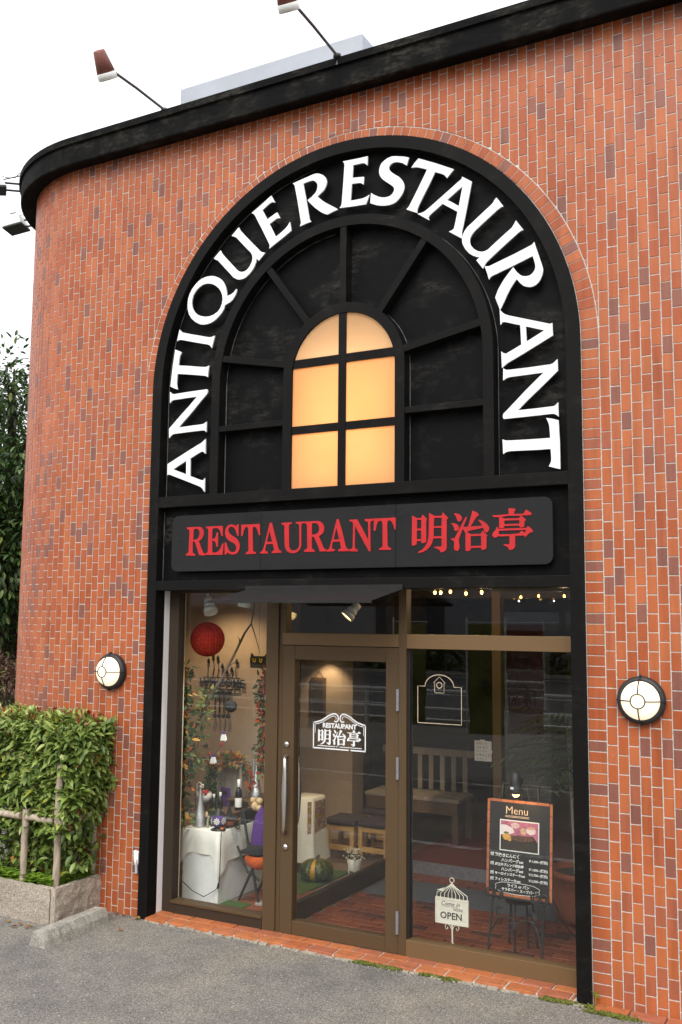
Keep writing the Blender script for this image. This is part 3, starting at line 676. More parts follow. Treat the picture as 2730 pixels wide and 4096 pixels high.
member(tw, 1.130, 1.163, .012, 2.56, yf=.165, mat='bronze_mid')
member(tw, 1.163, 1.195, 2.198, 2.56, yf=.155, mat='bronze_mid')
member(tw, 2.132, 2.190, .012, 2.56, yf=.149, mat='bronze_mid')
pane(tw, 1.19, 2.135, 2.19, 2.56)
sw = member(bld, 2.1905, 3.43, 2.100, 2.200, name='side_window')
member(sw, 2.1905, 3.43, .006, .134, yf=.147, name='bottom_rail')
member(sw, 2.1905, 2.205, .134, 2.10, yf=.175, mat='gasket')
member(sw, 3.40, 3.46, .006, 2.56)
pane(sw, 2.195, 3.42, .125, 2.11); pane(sw, 2.195, 3.42, 2.195, 2.56)
door = member(bld, 1.168, 1.272, .024, 2.104, yf=.158, mat='bronze_mid', name='door')
member(door, 2.028, 2.129, .024, 2.104, yf=.158, mat='bronze_mid', name='stile')
member(door, 1.2725, 2.0275, 2.000, 2.104, yf=.160, mat='bronze_mid', name='top_rail')
member(door, 1.2725, 2.0275, .024, .121, yf=.160, mat='bronze_mid', name='bottom_rail')
pane(door, 1.268, 2.032, .115, 2.005)
for z in (1.74, 1.27, .235): obj('hinge', MB().tube([(2.126, .146, z - .075), (2.126, .146, z - .001)], .012, 10).tube([(2.126, .146, z + .001), (2.126, .146, z + .075)], .012, 10), M['grey_metal'], door)
for x, y, s in ((1.218, .158, -1), (1.200, .158, 1)):
    hp = [(x, .155, 1.290), (x + .002, .120, 1.288), (x + .012, .105, 1.262), (x + .016, .100, 1.20), (x + .016, .098, 1.02), (x + .016, .100, .84), (x + .010, .105, .78), (x - .004, .120, .745), (x - .006, .155, .742)]
    if s > 0: hp = [(a, .425 - b, c) for a, b, c in hp]
    obj('handle', MB().tube(hp, [.013, .013, .014, .016, .025, .016, .014, .013, .013], 10), M['steel'], door)
for z in (1.375, .635): obj('lock', MB().lathe([(.001, 0), (.020, 0), (.022, .006), (.020, .014), (.001, .016)][::-1], 14, Matrix.Translation((1.215, .158, z)) @ Matrix.Rotation(R(90), 4, 'X')), M['steel'], door)

# ------------------------------------------------------------------ round bulkhead lamps
M['lamp_glass'] = emit('opal_lamp_glass', (1, .86, .62, 1), .72)
def wall_lamp(x, z, label, M0=None):
    t = thing('wall_lamp', label, 'lamp', 'round caged lamps either side of the entrance', (x, 0, z))
    A = M0 or Matrix.Rotation(R(90), 4, 'X')
    obj('base', MB().lathe([(.001, -.001), (.140, -.001), (.144, .012), (.144, .040), (.136, .052), (.118, .060), (.112, .052), (.001, .050)], 40, A), M['iron'], t)
    obj('globe', MB().lathe([(.116, .050), (.115, .064), (.104, .088), (.084, .108), (.056, .121), (.028, .127), (.001, .1285)], 36, A), M['lamp_glass'], t)
    gd = MB()
    for k in range(4):
        a = k * math.pi / 2
        gd.tube([A @ Vector((r * math.cos(a), r * math.sin(a), h)) for r, h in ((.146, .035), (.141, .060), (.118, .092), (.090, .115), (.060, .131), (.042, .136))], .0042, 6)
    gd.tube([A @ Vector((.043 * math.cos(2 * math.pi * k / 24), .043 * math.sin(2 * math.pi * k / 24), .137)) for k in range(25)], .0042, 6, False)
    obj('guard', gd, M['iron'], t)
    for s in (-1, 1): obj('fixing', MB().tube([A @ Vector((0, s * .146, .03)), A @ Vector((0, s * .146, .046))], .009, 8), M['iron'], t)
    return t
wall_lamp(3.835, 1.828, 'round caged bulkhead lamp, lit, on tiles right of the shopfront')
wall_lamp(-.345, 1.868, 'round caged bulkhead lamp, lit, on tiles above the hedge')

# ================================================================== inside the shopfront
M['cream'] = plain('cream_wall', (.62, .56, .44), .85, var=.05, scale=50, bmp=.3)
M['beige'] = plain('beige_wall', (.58, .45, .33), .9, var=.07, scale=9, bmp=.3, bdist=.002)
M['dark_wall'] = plain('dark_brown_wall', (.055, .042, .034), .8, var=.2, scale=8)
M['ceiling'] = plain('ceiling_grey', (.10, .085, .07), .9)
M['carpet'] = plain('red_carpet', (.16, .028, .026), .95, var=.25, scale=160)
M['mat_grey'] = plain('grey_doormat', (.095, .10, .112), .95, var=.25, scale=240, bmp=.6, bdist=.004)
M['wood_pale'] = plain('pale_wood', (.66, .42, .16), .5, var=.14, scale=9, stretch=(1, 1, 8))
M['wood_brown'] = plain('brown_wood', (.13, .075, .04), .5, var=.25, scale=8, stretch=(6, 6, 1))
M['wood_grey'] = plain('weathered_wood', (.36, .31, .25), .8, var=.22, scale=14, stretch=(1, 1, .2), bmp=.4)
M['cushion'] = plain('plum_cushion', (.060, .042, .062), .9, var=.2, scale=120)
M['cloth'] = plain('white_cloth', (.80, .78, .70), .9, var=.03, scale=12, bmp=.1)
M['plinth'] = plain('white_render', (.82, .82, .79), .85, var=.04, scale=26, bmp=.6, bdist=.004)
M['silver'] = plain('silver_glitter', (.55, .55, .56), .35, metal=.85, var=.6, scale=170, bmp=1.0, bdist=.004)
M['bottle'] = plain('dark_bottle_glass', (.008, .010, .009), .08)
M['paper'] = plain('white_paper', (.80, .79, .74), .8, var=.03)
M['orange'] = plain('orange_skin', (.62, .15, .02), .45, var=.2, scale=20)
M['red_paper'] = plain('red_tissue', (.50, .025, .010), .9, var=.35, scale=18, stretch=(1, 1, 6))
M['purple'] = plain('purple_felt', (.075, .022, .17), .95, var=.25, scale=60)
M['felt_black'] = plain('black_felt', (.012, .012, .013), .95, var=.3, scale=60)
M['felt_orange'] = plain('orange_felt', (.60, .10, .012), .9, var=.2, scale=40)
M['yellow'] = plain('yellow_felt', (.62, .46, .02), .8)
M['straw'] = plain('tan_plush', (.55, .38, .20), .9, var=.2, scale=40)
M['bark'] = plain('bark', (.075, .052, .038), .9, var=.35, scale=30, bmp=.6, bdist=.004)
M['terracotta'] = plain('terracotta', (.30, .085, .04), .75, var=.12, scale=12)
M['turf'] = plain('artificial_turf', (.045, .10, .018), .9, var=.4, scale=200, bmp=1, bdist=.006)
M['gourd'] = None
m, N, L, P = nodes('green_gourd')
at = N.new('ShaderNodeAttribute'); at.attribute_name = 'tone'
gc = ramp(N, L, at.outputs['Fac'], [(.0, (.020, .045, .014, 1)), (.5, (.035, .075, .020, 1)), (.6, (.45, .27, .03, 1)), (1, (.60, .30, .03, 1))])
L.new(mixc(N, L, ramp(N, L, noise(N, L, 38, 4, .7), [(.55, grey(0)), (.66, grey(.7))]), gc, (.40, .30, .05, 1)), P.inputs['Base Color'])
P.inputs['Roughness'].default_value = .38
M['gourd'] = m
M['bulb'] = emit('warm_bulb', (1, .52, .12, 1), 7)
M['lamp_disc'] = emit('warm_lamp_face', (1, .66, .26, 1), 5)
M['lamp_shell'] = plain('white_lamp_shell', (.72, .74, .70), .5, var=.03)
M['chalk'] = plain('chalk_marker', (.80, .80, .76), .8, var=.05)
M['chalk_warm'] = plain('chalk_warm', (.75, .55, .38), .8)
M['board'] = plain('chalk_board', (.012, .012, .013), .6, var=.2)
M['decal'] = plain('white_decal', (.80, .80, .79), .6, var=.02)
M['decal_gold'] = plain('cream_decal', (.45, .36, .26), .6)
M['ivory'] = plain('ivory_enamel', (.72, .68, .56), .55, var=.08, scale=30)
def leaf_mat(name, stops, rough=.42, trans=.22):
    m, N, L, P = nodes(name)
    a = N.new('ShaderNodeAttribute'); a.attribute_name = 'tone'
    c = ramp(N, L, a.outputs['Fac'], stops)
    c = mixc(N, L, .5, c, ramp(N, L, noise(N, L, 55, 3), [(.3, grey(.75)), (.7, grey(1.2))]), 'MULTIPLY')
    L.new(c, P.inputs['Base Color']); P.inputs['Roughness'].default_value = rough
    tl = N.new('ShaderNodeBsdfTranslucent'); L.new(c, tl.inputs['Color'])
    mx = N.new('ShaderNodeMixShader'); mx.inputs[0].default_value = trans
    L.new(P.outputs[0], mx.inputs[1]); L.new(tl.outputs[0], mx.inputs[2]); L.new(mx.outputs[0], N['Material Output'].inputs['Surface'])
    return m
M['autumn'] = leaf_mat('autumn_leaves', [(0, (.02, .05, .012, 1)), (.25, (.06, .13, .03, 1)), (.45, (.20, .22, .05, 1)), (.6, (.50, .28, .04, 1)), (.8, (.55, .10, .015, 1)), (1, (.30, .015, .012, 1))], .7)
M['palm'] = leaf_mat('palm_leaves', [(0, (.02, .045, .014, 1)), (1, (.08, .14, .042, 1))], .5)

def leaf(mb, p, d, up, ln, wd, fold=.12, curl=.1):
    d = d.normalized(); s = d.cross(up)
    s = s.normalized() if s.length > 1e-5 else d.orthogonal().normalized()
    n = s.cross(d)
    def q(a, b, c): return p + d * (a * ln) + s * (b * wd) + n * (c * wd - curl * ln * a * a)
    mb.idx([q(0, 0, 0), q(.33, -.44, fold), q(.70, -.36, fold), q(1, 0, 0), q(.70, .36, fold), q(.33, .44, fold), q(.36, 0, 0), q(.70, 0, 0)],
           [(0, 6, 1), (1, 6, 7, 2), (2, 7, 3), (0, 5, 6), (5, 4, 7, 6), (4, 3, 7)], True)
def rv(s=1.0):
    while True:
        v = Vector((rnd.uniform(-1, 1), rnd.uniform(-1, 1), rnd.uniform(-1, 1)))
        if .05 < v.length < 1: return v.normalized() * s

# shell of the room
floor = struct('floor', MB().box(-1.0, 3.80, .236, 2.26, -.06, .010), M['mortar_dark'])
for j in range(20):
    y0 = .245 + j * .1
    xa = 1.165 if j > 9 else .42
    x = xa - (.11 if j % 2 else 0)
    while x < 3.62:
        x0, x1 = max(x, xa), min(x + .212, 3.62)
        if x1 - x0 > .05 and not (1.07 < (x0 + x1) / 2 < 1.17):
            loose_brick(x0, x1, y0, y0 + .0945, .0, .020, rnd.random() ** .7, floor, 'paver', 'paver', .0018)
        x += .2195
inner = struct('inner_floor', MB().box(1.17, 3.80, 2.262, 6.0, -.06, .118), M['carpet'])
obj('threshold_strip', MB().box(1.17, 3.62, 2.244, 2.262, .012, .124), M['grey_metal'], inner)
struct('waiting_floor', MB().box(-1.0, 1.168, 2.261, 6.0, -.06, .012), M['wood_brown'])
struct('ceiling', MB().box(-1.0, 3.80, .2355, 6.0, 2.565, 2.62), M['ceiling'])
struct('wall_left', MB().box(-1.06, -.99, .236, 6.0, 0, 2.565), M['beige'])
struct('wall_right', MB().box(3.66, 3.74, .2365, 6.0, 0, 2.564), M['dark_wall'])
struct('wall_back', MB().box(-1.0, 3.66, 5.9, 5.98, 0, 2.564), M['dark_wall'])
struct('wall_return', MB().box(-1.0, .155, .2365, .285, .011, 2.564), M['cream'])
struct('skirting', MB().box(-.99, .15, .285, .297, .0105, .085), M['wood_brown'])
struct('wall_display', MB().box(-.99, .22, 1.45, 1.52, .011, 2.5635), M['beige'])
struct('wall_pillar', MB().box(-.42, .22, 3.1, 3.35, .0125, 2.5635), M['beige'])
struct('wall_divider', MB().box(-.99, -.421, 3.2, 3.3, .0125, 2.5635), M['dark_wall'])
# inner glazed screen and side partition
sc = thing('glass_partition', 'low bronze rail with clear glass dividing the lobby from the window display', 'partition')
obj('base_rail', MB().box(1.085, 1.150, .245, 2.13, .012, .150), M['bronze_dark'], sc, .004)
obj('glass', MB().box(1.112, 1.120, .25, 2.10, .15, 2.55), M['glass'], sc)
obj('end_post', MB().box(1.075, 1.160, 2.13, 2.20, .012, 2.563), M['bronze_dark'], sc)
dr = thing('inner_screen', 'brown framed inner glass screen behind the lobby', 'screen')
for x in (2.105, 3.58): obj('post', MB().box(x, x + .08, 2.15, 2.243, .012, 2.5635), M['bronze'], dr, .004)
obj('glass', MB().box(2.185, 3.58, 2.195, 2.203, .13, 2.5), M['glass'], dr)
obj('head_rail', MB().box(1.16, 3.58, 2.16, 2.24, 2.50, 2.563), M['bronze_dark'], dr)
tag(obj('doormat', MB().box(1.19, 2.95, 1.43, 1.95, .021, .030), M['mat_grey']), 'grey ribbed doormat lying on the lobby brick floor', 'doormat')

# beige pillar picture and its down light
pc = thing('wall_picture', 'dark framed picture hanging on the lit beige pillar seen through the door', 'picture')
obj('frame', MB().box(-.275, -.10, 3.070, 3.098, 1.27, 1.68), M['wood_brown'], pc, .004)
obj('print', MB().box(-.25, -.125, 3.066, 3.0695, 1.30, 1.65), M['dark_wall'], pc)
obj('cord', MB().tube([(-.24, 3.09, 1.68), (-.187, 3.09, 1.75), (-.13, 3.09, 1.68)], .003, 5), M['iron'], pc)
def spot(loc, tgt, power, size, blend=.6, col=(1, .72, .42), rad=.03, par=None):
    d = bpy.data.lights.new('lamp_light', 'SPOT'); d.energy = power; d.spot_size = R(size); d.spot_blend = blend; d.color = col; d.shadow_soft_size = rad
    o = bpy.data.objects.new('lamp_light', d); COL.objects.link(o); o.location = loc
    o.rotation_euler = (Vector(loc) - Vector(tgt)).to_track_quat('Z', 'Y').to_euler()
    if par: o.parent = par
    return o
def point(loc, power, col=(1, .68, .36), rad=.02, par=None):
    d = bpy.data.lights.new('bulb_light', 'POINT'); d.energy = power; d.color = col; d.shadow_soft_size = rad
    o = bpy.data.objects.new('bulb_light', d); COL.objects.link(o); o.location = loc
    if par: o.parent = par
    return o
struct('soffit', MB().box(-.985, 1.07, 2.35, 3.099, 1.96, 2.5625), M['dark_wall'])
dl = thing('ceiling_downlight', 'small ceiling downlight washing the beige pillar behind the door', 'lamp')
obj('trim', MB().lathe([(.04, 0), (.055, 0), (.055, .03), (.04, .03)], 18, Matrix.Translation((-.05, 2.93, 1.93))), M['lamp_shell'], dl)
obj('lens', MB().lathe([(.001, .006), (.04, .006)], 18, Matrix.Translation((-.05, 2.93, 1.93))), M['lamp_disc'], dl)
spot((-.05, 2.93, 1.925), (-.06, 3.04, .8), 13, 110, .7, par=dl)

stool_fill = thing('ceiling_downlight', 'added ceiling lamp brightening the pale stools', 'lamp')
obj('trim', MB().lathe([(.04, 0), (.055, 0), (.055, .02), (.04, .02)], 18, Matrix.Translation((1.0, 1.15, 2.545))), M['lamp_shell'], stool_fill)
obj('lens', MB().lathe([(.001, .006), (.04, .006)], 18, Matrix.Translation((1.0, 1.15, 2.545))), M['lamp_disc'], stool_fill)
spot((1.0, 1.15, 2.52), (.62, 2.3, .25), 105, 62, .9, par=stool_fill)  # added lamp with no known fitting, there to brighten the stools

# ceiling spotlights
def track_spot(loc, aim, label, lit, power=0):
    t = thing('track_spotlight', label, 'lamp', 'white ceiling spotlights behind the glass')
    q = Vector(aim).normalized().to_track_quat('Z', 'Y').to_matrix().to_4x4()
    A = Matrix.Translation(loc) @ q
    obj('shade', MB().lathe([(.02, -.07), (.034, -.065), (.038, -.03), (.030, -.026), (.044, -.005), (.046, .02), (.038, .022), (.055, .035), (.058, .075), (.053, .075), (.05, .04)], 20, A), M['lamp_shell'], t)
    obj('lens', MB().lathe([(.001, .068), (.053, .068)], 20, A), M['lamp_disc'] if lit else M['paper'], t)
    top = Vector(loc) - Vector(aim).normalized() * .06
    obj('stem', MB().tube([top, (top.x, top.y, 2.563)], .010, 8), M['lamp_shell'], t)
    t['lit'] = bool(lit)
    if power: spot(Vector(loc) + Vector(aim).normalized() * .09, Vector(loc) + Vector(aim), power, 90, par=t)
    return t
track_spot((.285, .42, 2.41), (.42, -.22, -.75), 'white stepped spotlight above the red paper ball', False, 0)
plinth_fill = track_spot((.70, .34, 2.47), (-.2, .06, -.9), 'added white spotlight, unseen behind the canopy edge, brightening the plinth', True, 0)
spot((.66, .33, 2.36), (.16, .60, .42), 62, 70, 1.0, (1, .96, .90), .04, plinth_fill)  # unseen lamp added to brighten the white plinth
track_spot((1.42, .80, 2.375), (-.5, -.42, -.7), 'lit spotlight seen through the pane above the door', True, 10)
sp2 = thing('display_downlight', 'warm recessed lamp in the ceiling over the window display', 'lamp')
obj('trim', MB().lathe([(.035, 0), (.05, 0), (.05, .02), (.035, .02)], 18, Matrix.Translation((-.1, .95, 2.545))), M['lamp_shell'], sp2)
obj('lens', MB().lathe([(.001, .005), (.036, .005)], 18, Matrix.Translation((-.1, .95, 2.545))), M['lamp_disc'], sp2)
spot((-.1, .95, 2.52), (-.15, 1.25, 1.0), 22, 125, .8, par=sp2)

# string of warm bulbs under the ceiling
bs = thing('bulb_string', 'string of small warm bulbs hanging under the lobby ceiling', 'string lights')
bx = [(1.725, 2.525), (1.963, 2.528), (2.015, 2.53), (2.099, 2.535), (2.232, 2.52), (2.365, 2.53), (2.687, 2.489), (2.828, 2.498), (3.028, 2.497)]
obj('wire', MB().tube([(x, 1.2, z + .03) for x, z in bx], .003, 5), M['iron'], bs)
for x, z in bx:
    b = obj('bulb', MB().sphere((x, 1.2, z - .005), .012 if z > 2.51 else .009, 10, 6, (1, 1, 1.3)), M['bulb'], bs)
    obj('socket', MB().tube([(x, 1.2, z + .008), (x, 1.2, z + .03)], .006, 6), M['iron'], b)
for x, z in bx[2::3]: point((x, 1.2, z - .035), 3.4, rad=.006, par=bs)

# white plinth with cloth
pl = tag(obj('display_plinth', MB().box(.005, .365, .515, 1.17, .0105, .575), M['plinth'], None, .008), 'low white plastered plinth carrying the window display', 'plinth')
cl = MB()
def cloth_ring(z, grow, wob):
    pts = []
    corners = [(.005, .515), (.365, .515), (.365, 1.17), (.005, 1.17)]
    n = 14
    for c in range(4):
        (ax, ay), (bx_, by) = corners[c], corners[(c + 1) % 4]
        nx, ny = (by - ay), -(bx_ - ax); l = math.hypot(nx, ny); nx, ny = nx / l, ny / l
        for i in range(n):
            t = i / n
            w = grow + wob * (math.sin(t * 13 + c * 2.1) * .5 + (abs(t - .5) * 2) ** 3 * .9)
            cor = 1 if i == 0 else 0
            px, py = ax + (bx_ - ax) * t, ay + (by - ay) * t
            if cor:
                ox, oy = corners[c][0] - .185, corners[c][1] - .842; ll = math.hypot(ox, oy)
                pts.append((px + ox / ll * w * 1.2, py + oy / ll * w * 1.2, z(c, t)))
            else: pts.append((px + nx * w, py + ny * w, z(c, t)))
    return pts
def hem(c, t):
    d = min(t, 1 - t)
    return .40 - .11 * max(0, 1 - d * 5.5) - (.06 if c == 1 else 0)
rings = [cloth_ring(lambda c, t: .585, .004, 0), cloth_ring(lambda c, t: .578, .010, .001), cloth_ring(lambda c, t: (.578 + hem(c, t)) / 2, .012, .008), cloth_ring(hem, .014, .016)]
nn = len(rings[0])
fs = [tuple(range(nn))]
for i in range(3):
    for k in range(nn): fs.append((i * nn + k, (i + 1) * nn + k, (i + 1) * nn + (k + 1) % nn, i * nn + (k + 1) % nn))
cl.idx([p for r_ in rings for p in r_], fs, True)
tag(obj('tablecloth', cl, M['cloth']), 'white cloth draped over the plinth in the window', 'tablecloth')
ZP = .587
# things standing on the cloth
def cone(x, y, z, h, r, label):
    t = thing('glitter_cone', label, 'ornament', 'silver glitter cone trees in the window', (x, y, z))
    obj('cone', MB().lathe([(r, .0), (r * 1.02, h * .06), (r * .98, h * .22), (r * .9, h * .24), (r * .45, h * .62), (r * .1, h * .96), (.001, h)], 22), M['silver'], t)
    obj('base_rim', MB().lathe([(r * 1.03, .0), (r * 1.06, .004), (r * 1.06, .012), (r * 1.03, .016)], 22), M['silver'], t)
cone(.095, .62, ZP, .335, .052, 'silver glitter cone at the front left corner of the cloth')
cone(.385, 1.02, .775, .29, .046, 'silver glitter cone beside the window post, on the dark stand')
cone(-.12, 1.02, .78, .29, .036, 'thin silver glitter cone at the back behind the wire bird bowl')
cone(.225, 1.22, .80, .36, .034, 'tall grey glitter cone at the back beside the hanging garland')
for x, y, w, z1, lab in ((.30, 1.02, .30, .772, 'dark low stand under the right hand cones'), (-.12, 1.02, .14, .777, 'small dark block under the back left cone')):
    t = thing('display_stand', lab, 'stand')
    obj('top', MB().box(x - w / 2, x + w / 2, y - .10, y + .28 if w > .2 else y + .1, z1 - .015, z1), M['wood_brown'], t)
    for sx in (-1, 1): obj('side', MB().box(x + sx * (w / 2 - .012) - .01, x + sx * (w / 2 - .012) + .01, y - .09, y + .09, ZP, z1 - .015), M['wood_brown'], t)
# pierced lantern
ln = thing('metal_lantern', 'dark pierced metal lantern with star cut-outs on the plinth edge', 'lantern', None, (.315, .575, ZP))
obj('foot', MB().lathe([(.001, 0), (.062, 0), (.058, .008), (.03, .018), (.026, .026)], 22), M['iron'], ln)
bd = obj('body', MB().lathe([(.026, .024), (.046, .035), (.056, .065), (.056, .085), (.048, .112), (.034, .122)], 24), M['purple'], ln)
obj('lid', MB().lathe([(.044, .118), (.040, .128), (.028, .150), (.018, .165), (.010, .172), (.001, .176)], 20), M['iron'], ln)
obj('ring', MB().tube([(0, .012 * math.cos(a), .185 + .012 * math.sin(a)) for a in [i * math.pi / 8 for i in range(17)]], .002, 5), M['iron'], ln)
for k in range(6):
    a = k * math.pi / 3 - 1.2
    st = MB()
    for i in range(8):
        b = i * math.pi / 4
        c0 = Vector((.0575 * math.cos(a), .0575 * math.sin(a), .076)); u = Vector((-math.sin(a), math.cos(a), 0)); w = Vector((0, 0, 1)); n_ = Vector((math.cos(a), math.sin(a), 0))
        e = u * math.cos(b) + w * math.sin(b); s_ = u * -math.sin(b) + w * math.cos(b)
        st.face([c0 + e * .004 - s_ * .002 + n_ * .001, c0 + e * .027 - s_ * .0065, c0 + e * .027 + s_ * .0065, c0 + e * .004 + s_ * .002 + n_ * .001])
    obj('star', st, M['paper'], bd)
tag(obj('lantern_cord', MB().tube([(.35, .56, ZP + .004), (.385, .52, .575), (.392, .505, .50), (.394, .50, .36), (.390, .50, .21), (.375, .500, .165), (.36, .495, .14), (.27, .46, .082), (.17, .44, .12), (.10, .43, .17), (.03, .42, .215)], .0035, 6).tube([(.385, .500, .195), (.374, .500, .150)], .009, 8), M['iron']), 'thin black flex hanging down the front of the white plinth', 'cable')
# bottles, jars, book
def bottle(x, y, z, h, r, label, cap, lab):
    t = thing('bottle', label, 'bottle', None, (x, y, z))
    obj('glass', MB().lathe([(.001, 0), (r, 0), (r, h * .56), (r * .75, h * .66), (r * .38, h * .74), (r * .36, h * .98), (.001, h)], 18), M['bottle'], t)
    obj('cap', MB().lathe([(r * .40, h * .76), (r * .42, h * .765), (r * .42, h * 1.0), (.001, h * 1.005)], 14), M[cap], t)
    obj('label', MB().lathe([(r * 1.01, h * .10), (r * 1.02, h * .105), (r * 1.02, h * .40), (r * 1.01, h * .405)], 18), M[lab], t)
bottle(.315, .86, .70, .25, .030, 'red wine bottle with white neck and label', 'paper', 'paper')
bottle(.105, .80, .70, .12, .024, 'small brown jar with white cap, the left of the pair', 'paper', 'bottle')
bottle(.150, .83, .70, .135, .024, 'small brown jar with white cap, the right of the pair', 'paper', 'bottle')
rs = thing('wood_riser', 'low wooden riser under the bottles on the cloth', 'stand')
obj('board', MB().box(.05, .36, .74, .98, .685, .699), M['wood_brown'], rs)
for x in (.06, .33): obj('foot', MB().box(x, x + .02, .75, .97, ZP, .685), M['wood_brown'], rs)
bk = thing('purple_box', 'flat purple printed box leaning behind the bottles', 'box')
obj('box', MB().box(-.055, .055, -.012, .012, 0, .15, Matrix.Translation((.115, .955, .7)) @ Matrix.Rotation(R(-20), 4, 'Z')), M['purple'], bk)
obj('print', MB().box(-.045, .045, -.0135, -.0122, .09, .13, Matrix.Translation((.115, .955, .7)) @ Matrix.Rotation(R(-20), 4, 'Z')), M['felt_black'], bk)
# wooden frame with garland
fm = thing('wooden_display_frame', 'pale weathered wooden frame standing behind the purple box', 'frame')
for x in (-.01, .225): obj('side', MB().box(x, x + .022, 1.0, 1.10, .70, 1.03), M['wood_grey'], fm)
obj('top', MB().box(-.02, .26, .99, 1.11, 1.03, 1.05), M['wood_grey'], fm)
obj('back', MB().box(-.01, .247, 1.10, 1.11, .70, 1.03), M['wood_grey'], fm)
obj('shelf', MB().box(-.02, .26, .99, 1.11, .685, .6998), M['wood_grey'], fm)
for x in (-.01, .225): obj('foot', MB().box(x, x + .022, 1.0, 1.10, ZP, .685), M['wood_grey'], fm)
def garland(name, label, pts, n, spread, ln, tones, berries=0, bcol='red_berry', stem=.004, bsize=.009):
    t = thing(name, label, 'garland')
    V = [Vector(p) for p in pts]
    obj('stem', MB().tube(V, stem, 5), M['bark'], t)
    mb = MB()
    def along():
        i = rnd.randrange(len(V) - 1); f = rnd.random()
        return V[i].lerp(V[i + 1], f)
    for _ in range(n):
        d = rv(); p = along() + d * spread * rnd.random() ** .7
        mb.tone = max(.01, min(1, rnd.choice(tones) + rnd.uniform(-.06, .06)))
        leaf(mb, p, (d + rv(.8)).normalized(), rv(), ln * rnd.uniform(.7, 1.2), ln * .6)
    obj('leaves', mb, M['autumn'], t)
    for _ in range(berries):
        obj('berry', MB().sphere(along() + rv(spread), bsize * rnd.uniform(.7, 1.2), 8, 5), M[bcol], t)
    return t
M['red_berry'] = plain('red_berry', (.42, .012, .014), .3)
M['dark_berry'] = plain('dark_berry', (.10, .022, .02), .4)
garland('leaf_garland', 'autumn leaf garland lying along the top of the wooden frame', [(-.06, 1.0, 1.02), (.05, 1.0, 1.08), (.16, 1.0, 1.09), (.27, 1.0, 1.05)], 170, .055, .06, [.2, .3, .5, .6, .75], 8, 'orange')
garland('leaf_posy', 'green leafy sprig beside the wooden frame', [(-.06, .98, .72), (-.05, .98, .88), (-.06, .98, 1.0)], 140, .055, .055, [.15, .25, .3])
garland('leaf_cluster', 'fallen autumn leaves and berries strewn over the cloth', [(.17, .72, ZP + .02), (.26, .70, ZP + .02), (.34, .68, ZP + .02), (.345, .78, ZP + .02)], 80, .035, .045, [.1, .2, .3, .6, .85, .9], 8, 'red_berry')
garland('leaf_cluster', 'dark green ivy leaves behind the silver cone on the cloth', [(.05, .80, ZP + .03), (.12, .72, ZP + .04), (.20, .70, ZP + .03)], 130, .06, .055, [.12, .2, .3])
garland('leaf_spray', 'red autumn leaves behind the wine bottle', [(.34, 1.0, .82), (.36, .98, .92), (.33, .98, 1.0)], 40, .05, .05, [.3, .8, .85, .9])
garland('hanging_vine', 'hanging vine of green leaves and dark berries beside the cream return', [(.055, .42, 1.90), (.06, .42, 1.7), (.05, .43, 1.5), (.06, .42, 1.3), (.07, .42, 1.1), (.06, .42, .95), (.05, .44, .80), (.05, .46, .66)], 430, .07, .068, [.05, .12, .2, .3, .4, .62, .75], 60, 'dark_berry', .006)
garland('hanging_vine', 'hanging vine of autumn leaves beside the bronze window post', [(.47, 1.0, 1.85), (.46, 1.0, 1.6), (.47, 1.0, 1.4), (.46, 1.0, 1.2), (.47, 1.0, 1.0)], 280, .06, .06, [.05, .12, .2, .3, .8, .9], 30, 'red_berry', .006)
garland('twig_spray', 'pale green leafy twigs rising beside the left hand vine', [(.08, .52, 1.05), (.12, .55, 1.3), (.17, .56, 1.55), (.19, .56, 1.70)], 150, .06, .055, [.3, .4, .45, .25], 8, 'dark_berry')
# leaning branch
br = thing('dry_branch', 'long dry branch leaning diagonally across the window display', 'branch')
obj('limb', MB().tube([(-.02, .52, 1.22), (.10, .54, 1.42), (.20, .56, 1.63), (.31, .58, 1.80), (.42, .60, 2.00), (.52, .60, 2.18), (.585, .60, 2.26), (.62, .60, 2.46)], [.014, .015, .014, .012, .010, .009, .007, .004], 7), M['bark'], br)
for a, b in (((.585, .60, 2.26), (.66, .62, 2.02)), ((.37, .59, 1.90), (.46, .60, 1.95)), ((.50, .60, 2.15), (.53, .59, 2.19)), ((-.0, .52, 1.25), (.16, .55, 1.36)), ((.47, .60, 2.09), (.455, .60, 2.15))):
    obj('twig', MB().tube([a, ((a[0] + b[0]) / 2, a[1] + .01, (a[2] + b[2]) / 2 + .01), b], [.006, .004, .002], 5), M['bark'], br)
# honeycomb paper ball
pb = thing('paper_ball', 'large red honeycomb paper ball hanging in the display window', 'ornament', None, (.16, .58, 2.125))
mb = MB(); nb = 34
for k in range(nb):
    a = k * math.pi / nb * 2; a2 = (k + .5) * math.pi / nb * 2; a3 = (k + 1) * math.pi / nb * 2
    for i in range(12):
        t0, t1 = math.pi * i / 12, math.pi * (i + 1) / 12
        P4 = lambda t, q, r_: Vector((r_ * math.sin(t) * math.cos(q), r_ * math.sin(t) * math.sin(q), r_ * math.cos(t)))
        mb.face([P4(t0, a, .145), P4(t1, a, .145), P4(t1, a2, .139), P4(t0, a2, .139)]); mb.face([P4(t0, a2, .139), P4(t1, a2, .139), P4(t1, a3, .145), P4(t0, a3, .145)])
obj('ball', mb, M['red_paper'], pb); obj('thread', MB().tube([(0, 0, .16), (0, 0, .44)], .0012, 4), M['iron'], pb)
bb_ = thing('paper_ball', 'small black paper ball hanging below the branch', 'ornament', None, (.33, .70, 1.572))
obj('ball', MB().sphere((0, 0, 0), .052, 16, 10), M['felt_black'], bb_); obj('thread', MB().tube([(0, 0, .05), (0, 0, .30)], .001, 4), M['iron'], bb_)
